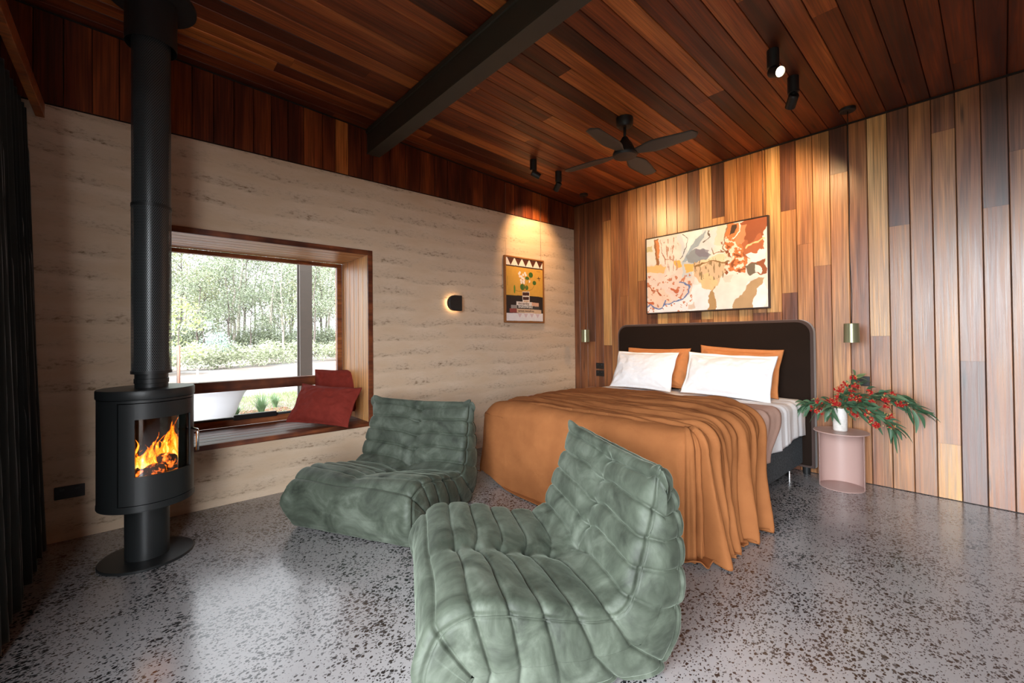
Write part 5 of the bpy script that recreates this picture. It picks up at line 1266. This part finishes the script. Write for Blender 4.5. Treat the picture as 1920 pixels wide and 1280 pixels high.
def canopy_mesh(name, blobs, nl, size, seed, mat_needs=None):
    r_ = random.Random(seed); Vl, Fl = [], []
    for (cx, cy, cz, rad, fl_) in blobs:
        k = int(nl*rad*rad)
        for _ in range(k):
            d = Vector((r_.gauss(0, 1), r_.gauss(0, 1), r_.gauss(0, 1))).normalized()*rad*(r_.random()**.4); c = Vector((cx+d.x, cy+d.y, cz+d.z*fl_))
            a = Vector((r_.gauss(0, 1), r_.gauss(0, 1), r_.gauss(0, .6)-.5)).normalized(); b = a.cross(Vector((r_.gauss(0, 1), r_.gauss(0, 1), r_.gauss(0, 1)))).normalized()
            L_ = size*r_.uniform(.6, 1.4); w = L_*.22; b0 = len(Vl); Vl += [c, c+a*L_*.5+b*w, c+a*L_, c+a*L_*.5-b*w]; Fl.append((b0, b0+1, b0+2, b0+3))
    return poly_mesh(name, Vl, Fl)
def make_tree(h, seed, leafm, barkm, dens=75):
    r_ = random.Random(seed); root = bpy.data.objects.new('eucalyptus_tree', None); COL.objects.link(root)
    mb = MB(); pts = []; x_ = y_ = 0
    for i in range(9):
        t = i/8; pts.append(Vector((x_, y_, h*.92*t))); x_ += r_.uniform(-.22, .22); y_ += r_.uniform(-.22, .22)
    mb.tube(pts, [.13*(1-.8*i/8)*h/11 for i in range(9)], 8); blobs = []
    for i in range(9):
        t = r_.uniform(.22, .98); b = pts[0].lerp(pts[-1], t); a = r_.uniform(0, 6.28); L_ = h*.20*(1.15-t*.6); e = b+Vector((cos(a)*L_, sin(a)*L_, L_*r_.uniform(.4, 1.1)))
        f_ = t*8; k = min(int(f_), 7); b = pts[k].lerp(pts[k+1], f_-k)
        mb.tube([b, b.lerp(e, .5)+Vector((0, 0, .1)), e], [.04, .028, .012], 5); blobs.append((e.x, e.y, e.z, r_.uniform(.12, .18)*h, .75)); blobs.append((e.x*.5+r_.uniform(-.5, .5), e.y*.5+r_.uniform(-.5, .5), e.z-.05*h, r_.uniform(.09, .14)*h, .8))
    mb.build('trunk', barkm, root); link('foliage', canopy_mesh('foliage', blobs, dens, .18, seed), leafm, root, smooth=False)
    return root
protos = [make_tree(11, 1, M['bushleaf'], M['bark']), make_tree(10, 2, M['bushleaf2'], M['bark']), make_tree(12, 3, M['bushleaf'], M['bark_pale'], 70), make_tree(8.5, 4, M['bushleaf'], M['bark'], 120)]
used = [False]*4
def dup(root):
    r_ = root.copy(); COL.objects.link(r_)
    for ch in list(root.children):
        c = ch.copy(); COL.objects.link(c); c.parent = r_
    return r_
def place(k, loc, s_, rz, label):
    o = protos[k] if not used[k] else dup(protos[k]); used[k] = True
    o.location = loc; o.scale = (s_, s_, s_); o.rotation_euler = (0, 0, rz); tag(o, label, 'tree', 'bush '+label); return o
Cx, Cy = 3.5817, -4.2173
nt_ = 0
for row, (dist, cnt) in enumerate(((33, 18), (38, 19), (44, 20), (52, 21))):
    for i in range(cnt):
        a = radians(180-(-3+38*(i+rs.uniform(.15, .85))/cnt)); d = dist*rs.uniform(.93, 1.08)     # bearings seen through the window
        x_, y_ = Cx+d*cos(a), Cy+d*sin(a); k = rs.choice([0, 1, 2, 3, 0, 2]); nt_ += 1
        lab = ['low gum tree in the front row', 'gum tree in the second row', 'gum tree amid the bush', 'tall gum tree at the back'][row]
        bdeg = 180-math.degrees(a); lab += [' at far left through the window', ' at centre left through the window', ' just left of the veranda post', ' right of the veranda post'][(bdeg > 7)+(bdeg > 11)+(bdeg > 15)]
        place(k, (x_, y_, ground_z(x_, y_)-.05), rs.uniform(.42, .8) if row == 0 or i % 4 == 0 else rs.uniform(.8, 1.12), rs.uniform(0, 6), lab)
def shrub(x, y, r_, h, label, seed, mat=None):
    b = []
    q = random.Random(seed)
    for _ in range(7): b.append((q.uniform(-1, 1)*r_*.7, q.uniform(-1, 1)*r_*.7, h*q.uniform(.25, .75), r_*q.uniform(.4, .6), .8))
    o = link('shrub', canopy_mesh('shrub', b, 520, .12, seed), mat or M['shrubleaf'], smooth=False); o.location = (x, y, ground_z(x, y)); bd_ = math.degrees(math.atan2(y-Cy, Cx-x)); label += [' at far left through the window', ' at centre left through the window', ' just left of the veranda post', ' right of the veranda post'][(bd_ > 7)+(bd_ > 11)+(bd_ > 15)]; return tag(o, label, 'shrub', 'shrubs: '+label)
def bearing(px_deg, d): a = radians(180-px_deg); return Cx+d*cos(a), Cy+d*sin(a)
for i in range(27):
    a = radians(180-(-1+33*(i+.5)/27)); d = 19+13*(i/26.)+rs.uniform(-.6, .6)+(0 if i % 2 else 1.3)
    x_, y_ = Cx+d*cos(a), Cy+d*sin(a); shrub(x_, y_, rs.uniform(.8, 1.05), rs.uniform(1.0, 1.3), 'pale green heath shrub in front of the trees', 100+i)
for i in range(22):
    x_, y_ = bearing(-2+36*(i+.5)/22, 37.5+rs.uniform(-1, 1)); shrub(x_, y_, rs.uniform(1.5, 2.1), rs.uniform(2.2, 3.2), 'darker taller bush growing under the trees', 200+i, M['bushleaf'])
# young trees near the window
def sapling(x, y, h, mat, label, seed, r_=.5):
    root = thing('young_tree', label, 'young tree', (x, y, ground_z(x, y))); MB().tube([(0, 0, 0), (.03, 0, h*.35), (0, .03, h*.7), (.02, 0, h)], [.022, .018, .012, .005], 7).build('trunk', M['bark'], root)
    q = random.Random(seed); b = [(q.uniform(-1, 1)*r_*.6, q.uniform(-1, 1)*r_*.6, h*q.uniform(.45, 1.0), r_*q.uniform(.35, .6), .9) for _ in range(9)]
    link('foliage', canopy_mesh('foliage', b, 900, .09, seed), mat, root, smooth=False)
bx_, by_ = bearing(3.5, 13.3); sapling(bx_, by_, 2.25, M['limeleaf'], 'lime green young tree with a stake just outside to the left', 5, .62)
bx_, by_ = bearing(7.0, 23.0); sapling(bx_, by_, 1.9, M['blueleaf'], 'blue grey young gum tree in front of the shrubs', 8, .75)
bx_, by_ = bearing(1.6, 16.0); sapling(bx_, by_, 1.6, M['blueleaf'], 'pale young gum tree at the far left edge of the window view', 9, .6)
bx_, by_ = bearing(3.62, 12.9); tag(MB().cyl((bx_, by_, -.2), (bx_, by_, 1.02), .028, n=8).build('tree_stake', simple('rusty_stake', (.16, .075, .05), .8)), 'rusty brown stake beside the lime green young tree', 'stake')
bx_, by_ = bearing(5.2, 12.9); tag(MB().cyl((bx_, by_, -.2), (bx_, by_, .42), .022, n=8).build('tree_stake', simple('pale_stake', (.62, .55, .44), .8)), 'short pale timber stake standing in the gravel', 'stake')
for i, (b, d, s_, lab) in enumerate(((9.4, 25.0, .42, 'largest flat rock at the edge of the clearing'), (10.0, 25.6, .25, 'small rock right of the largest flat rock'), (8.9, 25.4, .28, 'small rock left of the largest flat rock'))):
    x_, y_ = bearing(b, d); bm2 = bmesh.new(); bmesh.ops.create_icosphere(bm2, subdivisions=3, radius=s_)
    for v in bm2.verts: n_ = noise.noise(v.co*2.2+Vector((i*5, 0, 0))); v.co = Vector((v.co.x*(1+.4*n_), v.co.y*(1.5+.4*n_), v.co.z*(.42+.3*n_)))
    me = bpy.data.meshes.new('rock'); bm2.to_mesh(me); bm2.free(); o = link('rock', me, simple('rock_stone', (.36, .31, .26), .9, noise_amt=.3, nscale=4)); o.location = (x_, y_, -.10); tag(o, lab, 'rock', 'rocks at the edge of the clearing')
